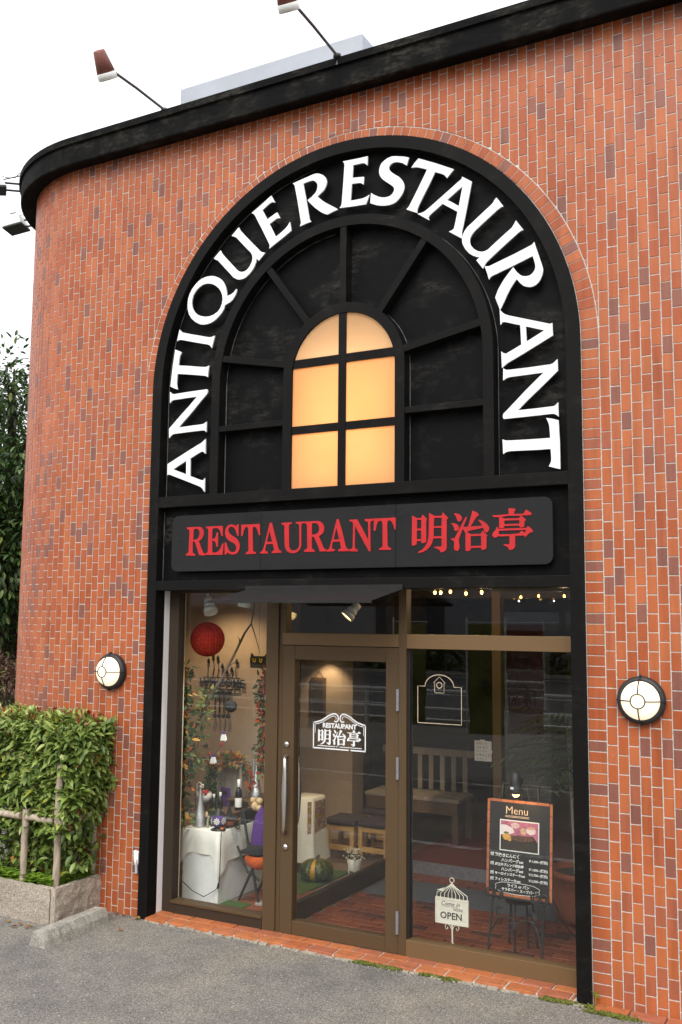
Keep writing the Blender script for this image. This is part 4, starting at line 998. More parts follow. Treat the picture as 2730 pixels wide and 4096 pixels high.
# iron WELCOME sign and tool rack on the beige wall
def text(body, size, M0, mat, name='lettering', parent=None, align='CENTER', ext=.0, bold=0.0, shear=0.0):
    c = bpy.data.curves.new(name, 'FONT'); c.body = body; c.size = size; c.align_x = align; c.align_y = 'CENTER'; c.extrude = ext; c.offset = bold; c.resolution_u = 2; c.shear = shear
    o = bpy.data.objects.new(name, c); COL.objects.link(o)
    bpy.context.view_layer.update()
    me = bpy.data.meshes.new_from_object(o.evaluated_get(bpy.context.evaluated_depsgraph_get()))
    bpy.data.objects.remove(o); bpy.data.curves.remove(c)
    me.transform(M0); me.materials.clear(); me.materials.append(M[mat]); me.name = name
    return link(name, me, None, parent)
FACE = Matrix.Rotation(R(90), 4, 'X')                     # text in the x-z plane, read from -y
ws = thing('welcome_sign', 'black wrought iron WELCOME sign with tulip shapes on the beige wall', 'sign')
text('WELCOME', .105, Matrix.Translation((-.28, 1.425, 1.70)) @ FACE, 'iron', 'lettering', ws, ext=.003, bold=.002)
for z in (1.648, 1.752): obj('bar', MB().box(-.49, -.075, 1.42, 1.43, z - .004, z + .004), M['iron'], ws)
for k in range(7):
    x = -.44 + k * .053; h = .10 + .075 * math.sin(k * 1.05 + .3)
    obj('stalk', MB().tube([(x, 1.425, 1.752), (x + .02 * math.sin(k), 1.425, 1.752 + h * .6), (x + .004, 1.425, 1.752 + h)], .004, 5), M['iron'], ws)
    obj('tulip', MB().lathe([(.001, 0), (.016, .012), (.017, .03), (.008, .05), (.001, .055)], 8, Matrix.Translation((x + .004, 1.425, 1.752 + h)) @ Matrix.Diagonal((1, .35, 1, 1))), M['iron'], ws)
tr = thing('iron_tool_rack', 'small black iron rack of hanging tools under the WELCOME sign', 'rack')
obj('rail', MB().box(-.36, -.17, 1.41, 1.43, 1.605, 1.625), M['iron'], tr)
for k in range(4): obj('tool', MB().tube([(-.34 + k * .05, 1.41, 1.61), (-.34 + k * .05, 1.41, 1.42)], .006, 6).lathe([(.001, 0), (.018, .012), (.02, .03), (.006, .05)], 8, Matrix.Translation((-.34 + k * .05, 1.41, 1.38))), M['iron'], tr)
# black cat plaque
ct = thing('cat_plaque', 'black cat face with yellow eyes on the wall beside the post', 'ornament')
obj('face', MB().wall([[(.11, 1.86), (.27, 1.86), (.285, 1.93), (.28, 1.99), (.255, 1.965), (.14, 1.965), (.115, 1.99), (.105, 1.93)]], 1.31, 1.33), M['felt_black'], ct)
for x in (.155, .225): obj('eye', MB().tube([(x - .012, 1.307, 1.945), (x - .012, 1.307, 1.922), (x, 1.307, 1.908), (x + .012, 1.307, 1.922), (x + .012, 1.307, 1.945)], .005, 6), M['yellow'], ct)
obj('hanger', MB().tube([(.195, 1.32, 1.965), (.195, 1.32, 2.56)], .0015, 4), M['iron'], ct)
# string garland of little felt ghosts and cats
gs = thing('felt_garland', 'string of small white felt ghosts and dark shapes hanging in the window', 'garland')
obj('string', MB().tube([(.285, .70, 1.50), (.275, .70, 1.40), (.245, .70, 1.30), (.22, .70, 1.22), (.16, .70, 1.15), (.10, .70, 1.22), (.07, .70, 1.32)], .0018, 5), M['iron'], gs)
gh = [(-.03, -.03), (-.012, -.036), (.006, -.03), (.02, -.036), (.034, -.026), (.026, .0), (.016, .024), (0, .030), (-.014, .020), (-.022, 0)]
for x, z in ((.262, 1.318), (.16, 1.125)):
    q = obj('ghost', MB().wall([[(x + a, z + b) for a, b in gh]], .692, .704), M['paper'], gs)
    obj('hat', MB().wall([[(x - .018, z + .020), (x + .018, z + .022), (x + .002, z + .045)]], .690, .706), M['purple'], q)
obj('felt_cat', MB().wall([[(.06, 1.21), (.085, 1.205), (.10, 1.225), (.10, 1.25), (.09, 1.24), (.075, 1.24), (.065, 1.235)]], .694, .704), M['felt_black'], gs)
for x, z in ((.235, 1.255), (.115, 1.17)): obj('felt_leaf', MB().sphere((x, .70, z), .018, 8, 6, (.7, .3, 1)), M['red_berry'], gs)
# pumpkins, wire bowl with bird
def pumpkin(loc, r, label, mat='orange', flat=.75, n=10):
    t = thing('pumpkin', label, 'pumpkin', None, loc)
    wob = lambda a, z: 1 - .09 * (1 - abs(math.sin(a * n / 2)) ** .6)
    fb = MB().lathe([(max(.001, r * math.sin(math.pi * i / 12) ** .8), r * flat * (1 - math.cos(math.pi * i / 12))) for i in range(13)], 60, None, True, wob)
    if mat == 'gourd': fb.t = [(.75 + .2 * ((i * 7) % 3) / 3) if ((i % 60) // 5) % 4 == 1 and (i % 5) in (1, 2, 3) else .05 + .3 * ((i * 13) % 7) / 7 for i in range(len(fb.f))]
    obj('fruit', fb, M[mat], t)
    obj('stalk', MB().tube([(0, 0, r * flat * 1.9), (r * .05, 0, r * flat * 2.15), (r * .16, 0, r * flat * 2.3)], [r * .12, r * .09, r * .08], 7), M['bark'], t)
pumpkin((.352, .575, ZP), .018, 'tiny orange pumpkin beside the lantern')
pumpkin((.335, .70, ZP + .01), .055, 'brown carved pumpkin wearing a black pointed hat', 'terracotta', .6)
pumpkin((.68, 1.56, .012), .155, 'large green pumpkin with yellow streaks on turf behind the partition', 'gourd', .62, 12)
tag(obj('witch_hat', MB().lathe([(.075, 0), (.074, .004), (.034, .010), (.020, .05), (.008, .10), (.001, .13)], 18, Matrix.Translation((.335, .70, ZP + .078))), M['felt_black']), 'small black pointed hat on the brown pumpkin', 'hat')
wb = thing('wire_basket', 'round white wire basket of flowers with a small bird on a hook', 'basket')
obj('hook', MB().tube([(-.0, .70, ZP), (-.0, .70, .91), (.02, .70, .925), (.045, .70, .915), (.06, .70, .88)], .004, 6), M['paper'], wb)
obj('basket', MB().lathe([(.001, 0), (.04, .004), (.065, .03), (.070, .055), (.060, .08)], 18, Matrix.Translation((.06, .72, .765))), M['paper'], wb)
obj('bird', MB().sphere((.045, .70, .888), .016, 10, 7, (1.5, .8, .9)).sphere((.062, .70, .902), .010, 8, 6).tube([(.03, .70, .886), (.008, .70, .878)], [.008, .003], 6), M['ivory'], wb)
for _ in range(14): obj('berry', MB().sphere((.085 + rnd.uniform(-.03, .04), .70 + rnd.uniform(-.04, .02), .83 + rnd.uniform(-.02, .035)), .012, 8, 6), M['red_berry'], wb)
tb = thing('yellow_bird', 'small yellow bird ornament on a wooden perch', 'ornament', None, (.19, .60, ZP))
obj('perch', MB().tube([(0, 0, 0), (0, 0, .05), (.012, 0, .09)], .010, 7), M['wood_grey'], tb); obj('bird', MB().sphere((-.012, 0, .105), .018, 10, 7, (.8, .7, 1.3)), M['straw'], tb)
# folding chair carrying a felt witch hat and plush toy
ch = thing('folding_chair', 'black folding chair partly hidden by the window post', 'chair')
for y in (.70, .98):
    obj('leg', MB().tube([(.47, y, .74), (.52, y, .50), (.66, y - .03, .014)], .011, 7), M['iron'], ch)
    obj('leg', MB().tube([(.42, y, .45), (.52, y, .26), (.645, y, .20)], .010, 7), M['iron'], ch)
    obj('leg', MB().tube([(.64, y, .42), (.55, y, .24), (.44, y, .014)], .011, 7), M['iron'], ch)
obj('seat', MB().box(.44, .70, .69, 1.0, .395, .415), M['felt_black'], ch, .004)
obj('backrest', MB().box(.445, .470, .70, .98, .62, .735), M['iron'], ch, .004)
wh = thing('felt_hat', 'purple felt pointed hat with wide black brim on the folding chair', 'hat', None, (.60, .78, .40))
obj('brim', MB().lathe([(.14, .012), (.135, .045), (.10, .075), (.001, .08)], 22, None, True, lambda a, z: 1 + .12 * math.sin(a * 3)), M['felt_black'], wh)
obj('crown', MB().lathe([(.085, .070), (.082, .12), (.074, .20), (.050, .30), (.006, .37)], 20), M['purple'], wh)
tag(obj('plush_toy', MB().sphere((.49, .86, .745), .040, 12, 8).sphere((.525, .86, .79), .030, 12, 8).sphere((.455, .87, .79), .026, 10, 7).sphere((.53, .85, .735), .03, 10, 7), M['straw']), 'tan plush toys tucked on the back of the folding chair', 'toy')
tag(obj('orange_cloth', MB().lathe([(.10, .395), (.115, .36), (.095, .31), (.05, .285)], 14, Matrix.Translation((.615, .74, 0)), True, lambda a, z: 1 + .1 * math.sin(a * 4)), M['felt_orange']), 'orange felt cloth hanging from the folding chair seat', 'cloth')
for x0, x1, y0, y1, lab in ((.375, .60, .47, .66, 'square of green artificial turf in front of the plinth'), (.44, .80, 1.10, 1.95, 'long strip of green artificial turf under the pumpkin')):
    tag(obj('turf_mat', MB().box(x0, x1, y0, y1, .0105, .026), M['turf']), lab, 'mat')
tag(obj('paving_slab', MB().wall([[(.0, .0), (.12, .01), (.16, .06), (.13, .13), (.05, .14), (-.02, .08)]], 0, .018), M['wood_grey']), 'small pale stepping slab on the display floor', 'slab')
bpy.data.objects['paving_slab'].rotation_euler = (R(-90), 0, 0); bpy.data.objects['paving_slab'].location = (.64, .64, .042)

# lobby side: draped table, stools, flower pot, berry pot
dt = thing('draped_table', 'small table draped in white and Halloween patterned cloth behind the partition', 'table')
dn = 72
mb = MB()
ring = lambda z, g_: [(.40 + (.115 + g_ * (1 + .25 * math.sin(k * 2 * math.pi / dn * 9))) * math.copysign(abs(math.cos(2 * math.pi * k / dn)) ** .28, math.cos(2 * math.pi * k / dn)), 1.88 + (.13 + g_ * (1 + .25 * math.cos(k * 2 * math.pi / dn * 8))) * math.copysign(abs(math.sin(2 * math.pi * k / dn)) ** .28, math.sin(2 * math.pi * k / dn)), z) for k in range(dn)]
rr = [ring(.675, -.004), ring(.665, .006), ring(.40, .018), ring(.11, .040)]
mb.idx([p for q in rr for p in q], [tuple(range(dn))] + [(i * dn + k, (i + 1) * dn + k, (i + 1) * dn + (k + 1) % dn, i * dn + (k + 1) % dn) for i in range(3) for k in range(dn)], True)
obj('cloth', mb, M['cloth'], dt)
m, N, L, P = nodes('patterned_cloth')
L.new(ramp(N, L, noise(N, L, 24, 2, .5), [(.30, (.10, .03, .02, 1)), (.42, (.45, .30, .03, 1)), (.5, (.14, .05, .03, 1)), (.58, (.55, .45, .40, 1)), (.66, (.18, .05, .20, 1))]), P.inputs['Base Color'])
P.inputs['Roughness'].default_value = .9
M['patch'] = m
mb = MB(); rr2 = [[(.40 + (p[0] - .40) * 1.02, 1.88 + (p[1] - 1.88) * 1.02, z) for p in q] for q, z in ((rr[1], .645), (rr[2], .36))]
mb.idx([p for q in rr2 for p in q], [(k, dn + k, dn + (k + 1) % dn, (k + 1) % dn) for k in range(dn) if (k // 7) % 2 == 0], True)
obj('overcloth', mb, M['patch'], dt)
obj('top', MB().box(.30, .50, 1.77, 1.99, .64, .66), M['wood_brown'], dt)
for x in (.32, .46):
    for y in (1.79, 1.95): obj('leg', MB().box(x, x + .02, y, y + .02, .012, .64), M['wood_brown'], dt)
def stool(x, y, label):
    t = thing('stool', label, 'stool', 'pale wooden stools with dark cushions', (x, y, .012))
    for sx in (0, .27):
        for sy in (0, .27): obj('leg', MB().box(sx, sx + .042, sy, sy + .042, 0, .318), M['wood_pale'], t, .003)
    for z in (.27, .085):
        obj('rail', MB().box(.042, .27, .006, .034, z, z + .045), M['wood_pale'], t); obj('rail', MB().box(.042, .27, .278, .306, z, z + .045), M['wood_pale'], t)
    obj('cushion', MB().box(-.012, .324, -.012, .324, .3185, .375), M['cushion'], t, .022)
stool(.315, 2.36, 'pale stool with plum cushion standing left of the pair')
stool(.655, 2.40, 'pale stool with plum cushion standing right of the pair')
stool(-.02, 3.36, 'stool further back behind the draped table') if False else None
stool(.42, 2.95, 'pale stool behind the pair of plum cushioned stools')
fp = thing('flower_pot', 'small white slatted tub of cream flowers behind the partition', 'flower pot', None, (.845, 1.96, .012))
obj('tub', MB().lathe([(.05, .03), (.068, .135), (.062, .135), (.05, .04), (.001, .04)], 20), M['paper'], fp)
for k in range(4): obj('foot', MB().box(-.006, .006, .045, .056, 0, .10, Matrix.Rotation(k * math.pi / 2 + .6, 4, 'Z')), M['paper'], fp)
mb = MB()
for _ in range(90):
    p = Vector((rnd.gauss(0, .042), rnd.gauss(0, .042), .17 + rnd.uniform(-.03, .05)))
    mb.sphere(p, .008, 6, 4)
obj('blossom', mb, M['ivory'], fp)
mb = MB()
for _ in range(60):
    mb.tone = rnd.uniform(.1, .3); d = rv(); leaf(mb, Vector((d.x * .04, d.y * .04, .15 + d.z * .02)), d, rv(), .035, .02)
obj('leaves', mb, M['autumn'], fp)
bp = thing('berry_pot', 'pale green tin of red berries on the lobby floor by the door', 'flower pot', None, (1.02, .47, .012))
obj('tin', MB().lathe([(.001, .0), (.036, 0), (.046, .14), (.041, .14), (.03, .02)], 16), M['lamp_shell'], bp)
mb = MB()
for _ in range(50):
    mb.tone = rnd.uniform(.1, .35); d = rv(); d.z = abs(d.z); leaf(mb, Vector((d.x * .03, d.y * .03, .14 + d.z * .05)), d, rv(), .045, .025)
obj('leaves', mb, M['autumn'], bp)
for _ in range(9): obj('berry', MB().sphere((rnd.uniform(-.045, .045), rnd.uniform(-.04, .04), .19 + rnd.uniform(-.02, .04)), .010, 8, 6), M['red_berry'], bp)

# bench, potted palm
be = thing('wooden_bench', 'long wooden bench with slatted back seen deep inside through the glass', 'bench')
for k in range(8): obj('slat', MB().box(.45 + k * .125, .50 + k * .125, 3.42, 3.44, .56, .91), M['wood_grey'], be)
obj('top_rail', MB().box(.42, 1.45, 3.41, 3.45, .91, .98), M['wood_grey'], be, .004)
obj('seat', MB().box(.42, 1.45, 3.0, 3.42, .52, .555), M['wood_grey'], be, .004)
obj('apron', MB().box(.44, 1.43, 3.01, 3.04, .40, .52), M['wood_brown'], be)
for x in (.44, 1.37):
    for y in (3.02, 3.38): obj('leg', MB().box(x, x + .06, y, y + .05, .0125, .52), M['wood_brown'], be)
pp = thing('potted_palm', 'tall green palm in a round terracotta pot behind the menu board', 'plant', None, (3.06, 1.55, .0215))
obj('pot', MB().lathe([(.001, 0), (.20, 0), (.235, .06), (.265, .22), (.262, .34), (.275, .345), (.275, .39), (.25, .39), (.24, .33), (.001, .32)], 30), M['terracotta'], pp)
obj('soil', MB().lathe([(.245, .345), (.001, .35)], 20), M['bark'], pp)
for k in range(7):
    a = rnd.uniform(0, 6.28); r_ = rnd.uniform(.02, .13); x, y = r_ * math.cos(a), r_ * math.sin(a)
    obj('cane', MB().tube([(x, y, .33), (x * 1.3, y * 1.3, .9), (x * 1.7, y * 1.7, 1.45)], [.017, .014, .010], 7), M['wood_grey'], pp)
mb = MB()
for k in range(46):
    a = rnd.uniform(0, 6.28); h = rnd.uniform(.95, 1.6); ln_ = rnd.uniform(.35, .65)
    d = Vector((math.cos(a), math.sin(a), rnd.uniform(.2, 1.0))).normalized(); p0 = Vector((d.x * .08, d.y * .08, h)); prev = None
    for i in range(9):
        t = i / 8; p = p0 + d * (ln_ * t) + Vector((0, 0, -.42 * ln_ * t * t))
        for s in (-1, 1):
            mb.tone = rnd.uniform(.05, 1); sd = d.cross(Vector((0, 0, 1))).normalized() * s
            leaf(mb, p, (sd + d * .9 + Vector((0, 0, -.35))).normalized(), Vector((0, 0, 1)), .20 * (1 - .5 * t), .022, .1, .25)
obj('fronds', mb, M['palm'], pp)
ib = thing('dark_bush', 'dark foliage plant beyond the inner screen', 'plant') if False else None

# paper notice on the inner screen
nt = thing('paper_notice', 'white handwritten paper notice beside the brown inner post', 'notice')
obj('sheet', MB().box(1.94, 2.098, 2.142, 2.1445, 1.075, 1.25), M['paper'], nt)
for k, s in enumerate(('お知らせ', '10/31まで', 'ディナー', 'お休みします', 'よろしく')): text(s, .026, Matrix.Translation((1.955, 2.1412, 1.225 - k * .033)) @ FACE, 'wood_brown', 'lettering', nt, 'LEFT')
obj('tape', MB().box(1.99, 2.04, 2.1415, 2.1418, 1.24, 1.26), M['ivory'], nt); obj('tack', MB().box(2.09, 2.106, 2.143, 2.1455, 1.15, 1.17), M['ivory'], nt)

# ------------------------------------------------------------------ menu board on its iron easel
me_ = thing('menu_board', 'black chalk Menu board with brick pattern border and food photo', 'menu board')
TB = Matrix.Translation((2.853, .565, .4)) @ Matrix.Rotation(R(-4.5), 4, 'X') @ Matrix.Rotation(R(-1.5), 4, 'Z')
def B(x, y, z): return TB @ Vector((x, y, z))
BW, BH = .238, .648
obj('board', MB().box(-BW, BW, 0, .014, 0, BH, TB), M['board'], me_)
nb_ = 0
for k in range(8):
    for s in (-1, 1):
        mb = MB(); mb.tone = rnd.random(); z0 = k * BH / 8
        mb.box(s * BW - (.018 if s > 0 else 0), s * BW + (.018 if s < 0 else 0), -.003, -.0002, z0, z0 + BH / 8 - .004, TB); obj('border_brick', mb, M['sill_brick'], me_)
for k in range(5):
    for z0 in (0, BH - .018):
        mb = MB(); mb.tone = rnd.random(); w = (2 * BW - .040) / 5
        mb.box(-BW + .020 + k * w, -BW + .020 + (k + 1) * w - .004, -.003, -.0002, z0, z0 + .018, TB); obj('border_brick', mb, M['sill_brick'], me_)
def on_board(x, z): return TB @ Matrix.Translation((x, -.0018, z)) @ FACE
text('Menu', .075, on_board(-.02, .575), 'chalk_warm', 'lettering', me_, bold=-.0005)
for z in (.538, .530): obj('rule', MB().box(-.105, .07, -.0020, -.0010, z, z + .003, TB), M['chalk_warm'], me_)
rows = [('粗挽きにんにく', -.176, .268, .026), ('ハンバーグset', -.130, .236, .026), ('近江牛ブレンド明治亭', -.176, .205, .021), ('ハンバーグset', -.130, .175, .026),
        ('サーロインステーキset', -.176, .145, .0215), ('フィレステーキset', -.176, .107, .023), ('ライス or パン', -.085, .072, .025), ('サラダバー・スープバー付', -.125, .044, .022)]
for s, x, z, h in rows: text(s, h, on_board(x, z), 'chalk', 'lettering', me_, 'LEFT', bold=.0008)
for s, z in (('￥1.600~(税別)', .252), ('￥1.800~(税別)', .196), ('￥2.700~(税別)', .162), ('￥2.500~(税別)', .122)): text(s, .0215, on_board(.068, z), 'chalk', 'lettering', me_, 'LEFT', bold=.0006)
for z in (.272, .210, .148, .108):            # small knife and fork marks
    mk = MB()
    for dx in (0, .009, .018): mk.box(-.208 + dx, -.204 + dx, -.0020, -.0010, z - .012, z + .010, TB)
    mk.box(-.208, -.194, -.0021, -.0011, z + .002, z + .006, TB); mk.box(-.192, -.186, -.0021, -.0011, z + .001, z + .012, TB); obj('cutlery_mark', mk, M['chalk'], me_)
cl_pts = []
for k in range(33):
    a = 2 * math.pi * k / 32; w = 1 + .06 * abs(math.sin(a * 5))
    cl_pts.append(B(-.01 + .155 * w * math.copysign(abs(math.cos(a)) ** .7, math.cos(a)), -.0018, .057 + .036 * w * math.copysign(abs(math.sin(a)) ** .7, math.sin(a))))
obj('cloud_outline', MB().tube(cl_pts, .0018, 4, False), M['chalk'], me_)
ph = obj('food_photo', MB().box(-.143, .143, -.0035, -.0004, .302, .512, TB), M['paper'], me_)
def flat(name, pts, mat, d): obj(name, MB().face([B(x, -.0035 - d, z) for x, z in pts]), mat, ph)
P_ = lambda n, c, var=.25, sc_=60: plain(n, c, .5, var=var, scale=sc_, bmp=0)
el = lambda cx, cz, a, b, n=16: [(cx + a * math.cos(2 * math.pi * k / n), cz + b * math.sin(2 * math.pi * k / n)) for k in range(n)]
flat('print', [(-.136, .309), (.136, .309), (.136, .505), (-.136, .505)], P_('photo_pink', (.42, .13, .20), .5, 20), .0004)
flat('print', [(-.136, .309), (.136, .309), (.136, .375), (.10, .415), (-.136, .405)], P_('photo_black', (.03, .022, .018), .4), .0006)
flat('print', [(-.136, .41), (-.08, .412), (-.035, .43), (-.05, .46), (-.10, .478), (-.136, .475)], P_('photo_white', (.75, .66, .66), .1), .0008)
flat('print', el(-.03, .478, .032, .020), P_('photo_glass', (.62, .42, .42)), .0010)
flat('print', el(.085, .452, .034, .026), P_('photo_cup', (.74, .60, .60), .1), .0010)
flat('print', el(.085, .468, .032, .009), P_('photo_tea', (.55, .32, .2), .1), .0012)
flat('print', el(.03, .445, .022, .022), P_('photo_bowl', (.55, .36, .22)), .0010)
flat('print', el(.02, .395, .085, .020), P_('photo_meat', (.12, .055, .035), .7), .0010)
for x, z, r_ in ((-.092, .410, .018), (-.075, .398, .016), (-.098, .388, .018), (-.070, .380, .014), (-.112, .400, .012)): flat('print', el(x, z, r_, r_ * .75, 10), P_('photo_potato', (.62, .34, .08), .2), .0012 + x * .001)
flat('print', el(-.095, .424, .02, .008, 10), P_('photo_herb', (.12, .16, .03)), .0014)
# easel
es = thing('iron_easel', 'black wrought iron easel with scrolls holding the menu board', 'easel')
for x0, x1, y0, y1, z1 in ((2.69, 2.645, .60, .515, 1.215), (3.00, 3.03, .60, .505, 1.225)):
    obj('leg', MB().tube([(x1, y1, .0215), (x0 * .3 + x1 * .7, .60, .4), (x0 * .7 + x1 * .3 + (.04 if x0 < 2.8 else -.04), .665, z1 - .05)], .008, 7), M['iron'], es)
obj('back_leg', MB().tube([(2.853, .655, 1.1), (2.87, .72, .0215)], .008, 7), M['iron'], es)
def scroll(c, r0, turns, start, sgn, y, rad=.006, grow=.75):
    pts = []
    n = int(turns * 16)
    for i in range(n + 1):
        a = start + sgn * 2 * math.pi * i / 16; r_ = r0 * (1 - grow * i / n)
        pts.append((c[0] + r_ * math.cos(a), y, c[1] + r_ * math.sin(a)))
    return MB().tube(pts, rad, 6)
for cx, s in ((2.775, 1), (2.935, -1)): obj('scroll', scroll((cx, 1.195), .042, 1.6, R(-90), s, .655), M['iron'], es)
obj('cross_bar', MB().tube([(2.72, .655, 1.15), (2.99, .655, 1.15)], .006, 6), M['iron'], es)
for cx, s in ((2.66, -1), (2.72, 1), (2.985, -1), (3.045, 1)): obj('hook_scroll', scroll((cx, .425), .036, 1.4, R(-90), s, .525, .006, .6), M['iron'], es)
obj('ledge', MB().tube([(2.63, .56, .392), (3.08, .56, .392)], .007, 6), M['iron'], es)
obj('arch', MB().tube([(2.66, .53, .16), (2.72, .53, .26), (2.80, .53, .27), (2.85, .53, .235), (2.90, .53, .27), (2.97, .53, .26), (3.025, .52, .13)], .006, 6), M['iron'], es)
obj('leaf_scroll', scroll((2.82, .205), .04, 1.5, 0, 1, .53), M['iron'], es)
for x, s in ((2.70, 1), (3.0, -1)):
    mb = MB(); mb.tone = .1
    for k in range(4): leaf(mb, Vector((x, .53, .27 + k * .02)), Vector((s * .6, 0, .8 - .3 * k)), Vector((0, -1, 0)), .06, .03)
    obj('leaf', mb, M['iron'], es)
ps = thing('iron_plant_stand', 'round dark iron plant stand behind the easel', 'stand')
obj('tray', MB().lathe([(.001, 0), (.10, 0), (.115, .03), (.115, .05), (.10, .05), (.09, .02)], 24, Matrix.Translation((2.81, .72, .335))), M['iron'], ps)
for k in range(3): obj('leg', MB().tube([(2.81 + .09 * math.cos(k * 2.1 + .5), .72 + .09 * math.sin(k * 2.1 + .5), .335), (2.81 + .12 * math.cos(k * 2.1 + .5), .72 + .12 * math.sin(k * 2.1 + .5), .0215)], .008, 6), M['iron'], ps)
# clip lamp over the board
cp = thing('clip_lamp', 'black clip lamp with a lit bulb above the menu board', 'lamp')
obj('shade', MB().lathe([(.012, .16), (.034, .155), (.036, .09), (.044, .03), (.046, .012), (.042, .012), (.03, .09), (.001, .12)], 22, Matrix.Translation((2.868, .485, 1.105))), M['iron'], cp)
obj('bulb', MB().sphere((2.868, .485, 1.112), .026, 14, 8, (1, 1, .75)), M['bulb'], cp)
obj('clamp', MB().box(2.852, 2.884, .515, .60, 1.17, 1.20), M['iron'], cp)
obj('reflector_mark', MB().box(2.845, 2.868, .4365, .4385, 1.150, 1.165), M['paper'], cp)
point((2.868, .47, 1.085), 1.6, rad=.02, par=cp)
tag(obj('lamp_flex', MB().tube([(2.9, .62, 1.15), (3.06, .62, .45), (3.10, .62, .36), (3.16, .70, .2), (3.3, .8, .03)], .004, 5), M['iron']), 'thin black flex trailing from the menu lamp to the floor', 'cable')

# ------------------------------------------------------------------ bird cage OPEN sign on the window rail
op = thing('open_sign', 'small ivory bird cage shaped sign reading Come in we are OPEN', 'sign')
YO = .262
SG = Matrix.Translation((2.483, YO, 0))
led = obj('ledge', MB().box(-.05, .05, -.02, .02, .0215, .115, SG), M['bronze_dark'], op)
obj('foot', MB().lathe([(.001, 0), (.017, 0), (.014, .008), (.001, .010)], 12, SG @ Matrix.Translation((.003, 0, .115))), M['ivory'], op)
obj('pole', MB().tube([SG @ Vector((.003, 0, .12)), SG @ Vector((0, 0, .255))], .006, 8), M['ivory'], op)
obj('plate', MB().box(-.115, .115, -.004, .006, .252, .412, SG), M['ivory'], op)
for a, b in (((-.120, .120, .247, .258)), ((-.120, .120, .406, .417))) and (((-.120, .120), (.247, .258)), ((-.120, .120), (.406, .417))): obj('rim', MB().box(a[0], a[1], -.008, .008, b[0], b[1], SG), M['ivory'], op)
for s in (-1, 1): obj('rim', MB().box(s * .115 - .005, s * .115 + .005, -.0085, .0085, .258, .406, SG), M['ivory'], op)
for k in range(9):
    x = -.112 + k * .028
    obj('wire', MB().tube([SG @ Vector(p) for p in ((x, 0, .416), (x * .98, 0, .445), (x * .62, 0, .468), (x * .22, 0, .495), (0, 0, .518))], .0026, 6), M['ivory'], op)
obj('loop', MB().tube([SG @ Vector((.016 * math.cos(a), 0, .537 + .016 * math.sin(a))) for a in [i * math.pi / 8 for i in range(17)]], .0030, 6), M['ivory'], op)
obj('bird', MB().sphere(SG @ Vector((-.078, 0, .464)), .010, 8, 6, (1.7, .8, .9)).sphere(SG @ Vector((-.064, 0, .474)), .007, 8, 6).tube([SG @ Vector((-.09, 0, .462)), SG @ Vector((-.108, 0, .463))], [.006, .002], 6), M['ivory'], op)
for s in (-1, 1): obj('scroll', MB().tube([SG @ Vector((s * q[0], 0, q[1])) for q in ((.004, .215), (.016, .240), (.034, .247), (.048, .238), (.050, .222), (.040, .212), (.030, .218), (.032, .228))], .0028, 6), M['ivory'], op)
def on_sign(x, z): return SG @ Matrix.Translation((x, -.0052, z)) @ FACE
text('Come in', .040, on_sign(-.012, .380), 'iron', 'lettering', op, shear=.35)
text("WE'RE", .026, on_sign(.045, .346), 'iron', 'lettering', op)
text('OPEN', .062, on_sign(-.005, .300), 'iron', 'lettering', op, bold=.0012)
obj('rule', MB().box(-.075, .045, -.0056, -.0046, .361, .3625, SG), M['iron'], op)

# ------------------------------------------------------------------ lettering on the glass
dd = obj('decal', MB(), M['decal'], door)
bpy.data.objects.remove(dd)
YD = .1875
def stroke(pts, w, closed=False, y=YD):
    mb = MB(); n = len(pts); L_, R_ = [], []
    for i, p in enumerate(pts):
        a = pts[max(0, i - 1)]; b = pts[min(n - 1, i + 1)]
        dx, dz = b[0] - a[0], b[1] - a[1]; l = math.hypot(dx, dz) or 1
        L_.append((p[0] - dz / l * w / 2, y, p[1] + dx / l * w / 2)); R_.append((p[0] + dz / l * w / 2, y, p[1] - dx / l * w / 2))
    for i in range(n - 1): mb.face([R_[i], R_[i + 1], L_[i + 1], L_[i]])
    return mb
X0, X1, ZB_, ZS = 1.418, 1.858, 1.362, 1.545
XM = (X0 + X1) / 2
for s in (-1, 1):
    e = lambda x, z: (XM + s * x, z)
    cur = [e(.218, ZS), e(.19, ZS + .004), e(.15, ZS + .016), e(.115, ZS + .036), e(.085, ZS + .056), e(.055, ZS + .068), e(.03, ZS + .070), e(.012, ZS + .058), e(.006, ZS + .038), e(.012, ZS + .020), e(.026, ZS + .012), e(.042, ZS + .018)]
    mb = stroke(cur, .010); q = stroke([e(.214, ZB_), e(.214, ZS + .004)], .009)
    b = len(mb.v); mb.v += q.v; mb.f += [tuple(b + i for i in f) for f in q.f]; mb.s += q.s; mb.t += q.t
    q = stroke([e(.200, ZS - .012), e(.172, ZS - .007), e(.14, ZS + .006), e(.105, ZS + .026), e(.075, ZS + .044), e(.05, ZS + .053), e(.034, ZS + .052), e(.024, ZS + .040), e(.028, ZS + .030)], .005)
    b = len(mb.v); mb.v += q.v; mb.f += [tuple(b + i for i in f) for f in q.f]; mb.s += q.s; mb.t += q.t
    q = stroke([e(.201, ZS - .075), e(.200, ZS - .012)], .004)
    b = len(mb.v); mb.v += q.v; mb.f += [tuple(b + i for i in f) for f in q.f]; mb.s += q.s; mb.t += q.t
    obj('decal_border', mb, M['decal'], door)
for a, b_, z, w in ((-.219, -.142, ZB_, .009), (-.138, -.122, ZB_, .009), (-.118, .080, ZB_, .009), (.096, .219, ZB_, .009), (-.180, -.035, ZB_ + .018, .005), (-.028, -.012, ZB_ + .018, .005), (.004, .185, ZB_ + .018, .005)):
    obj('decal_border', stroke([(XM + a, z), (XM + b_, z)], w), M['decal'], door)
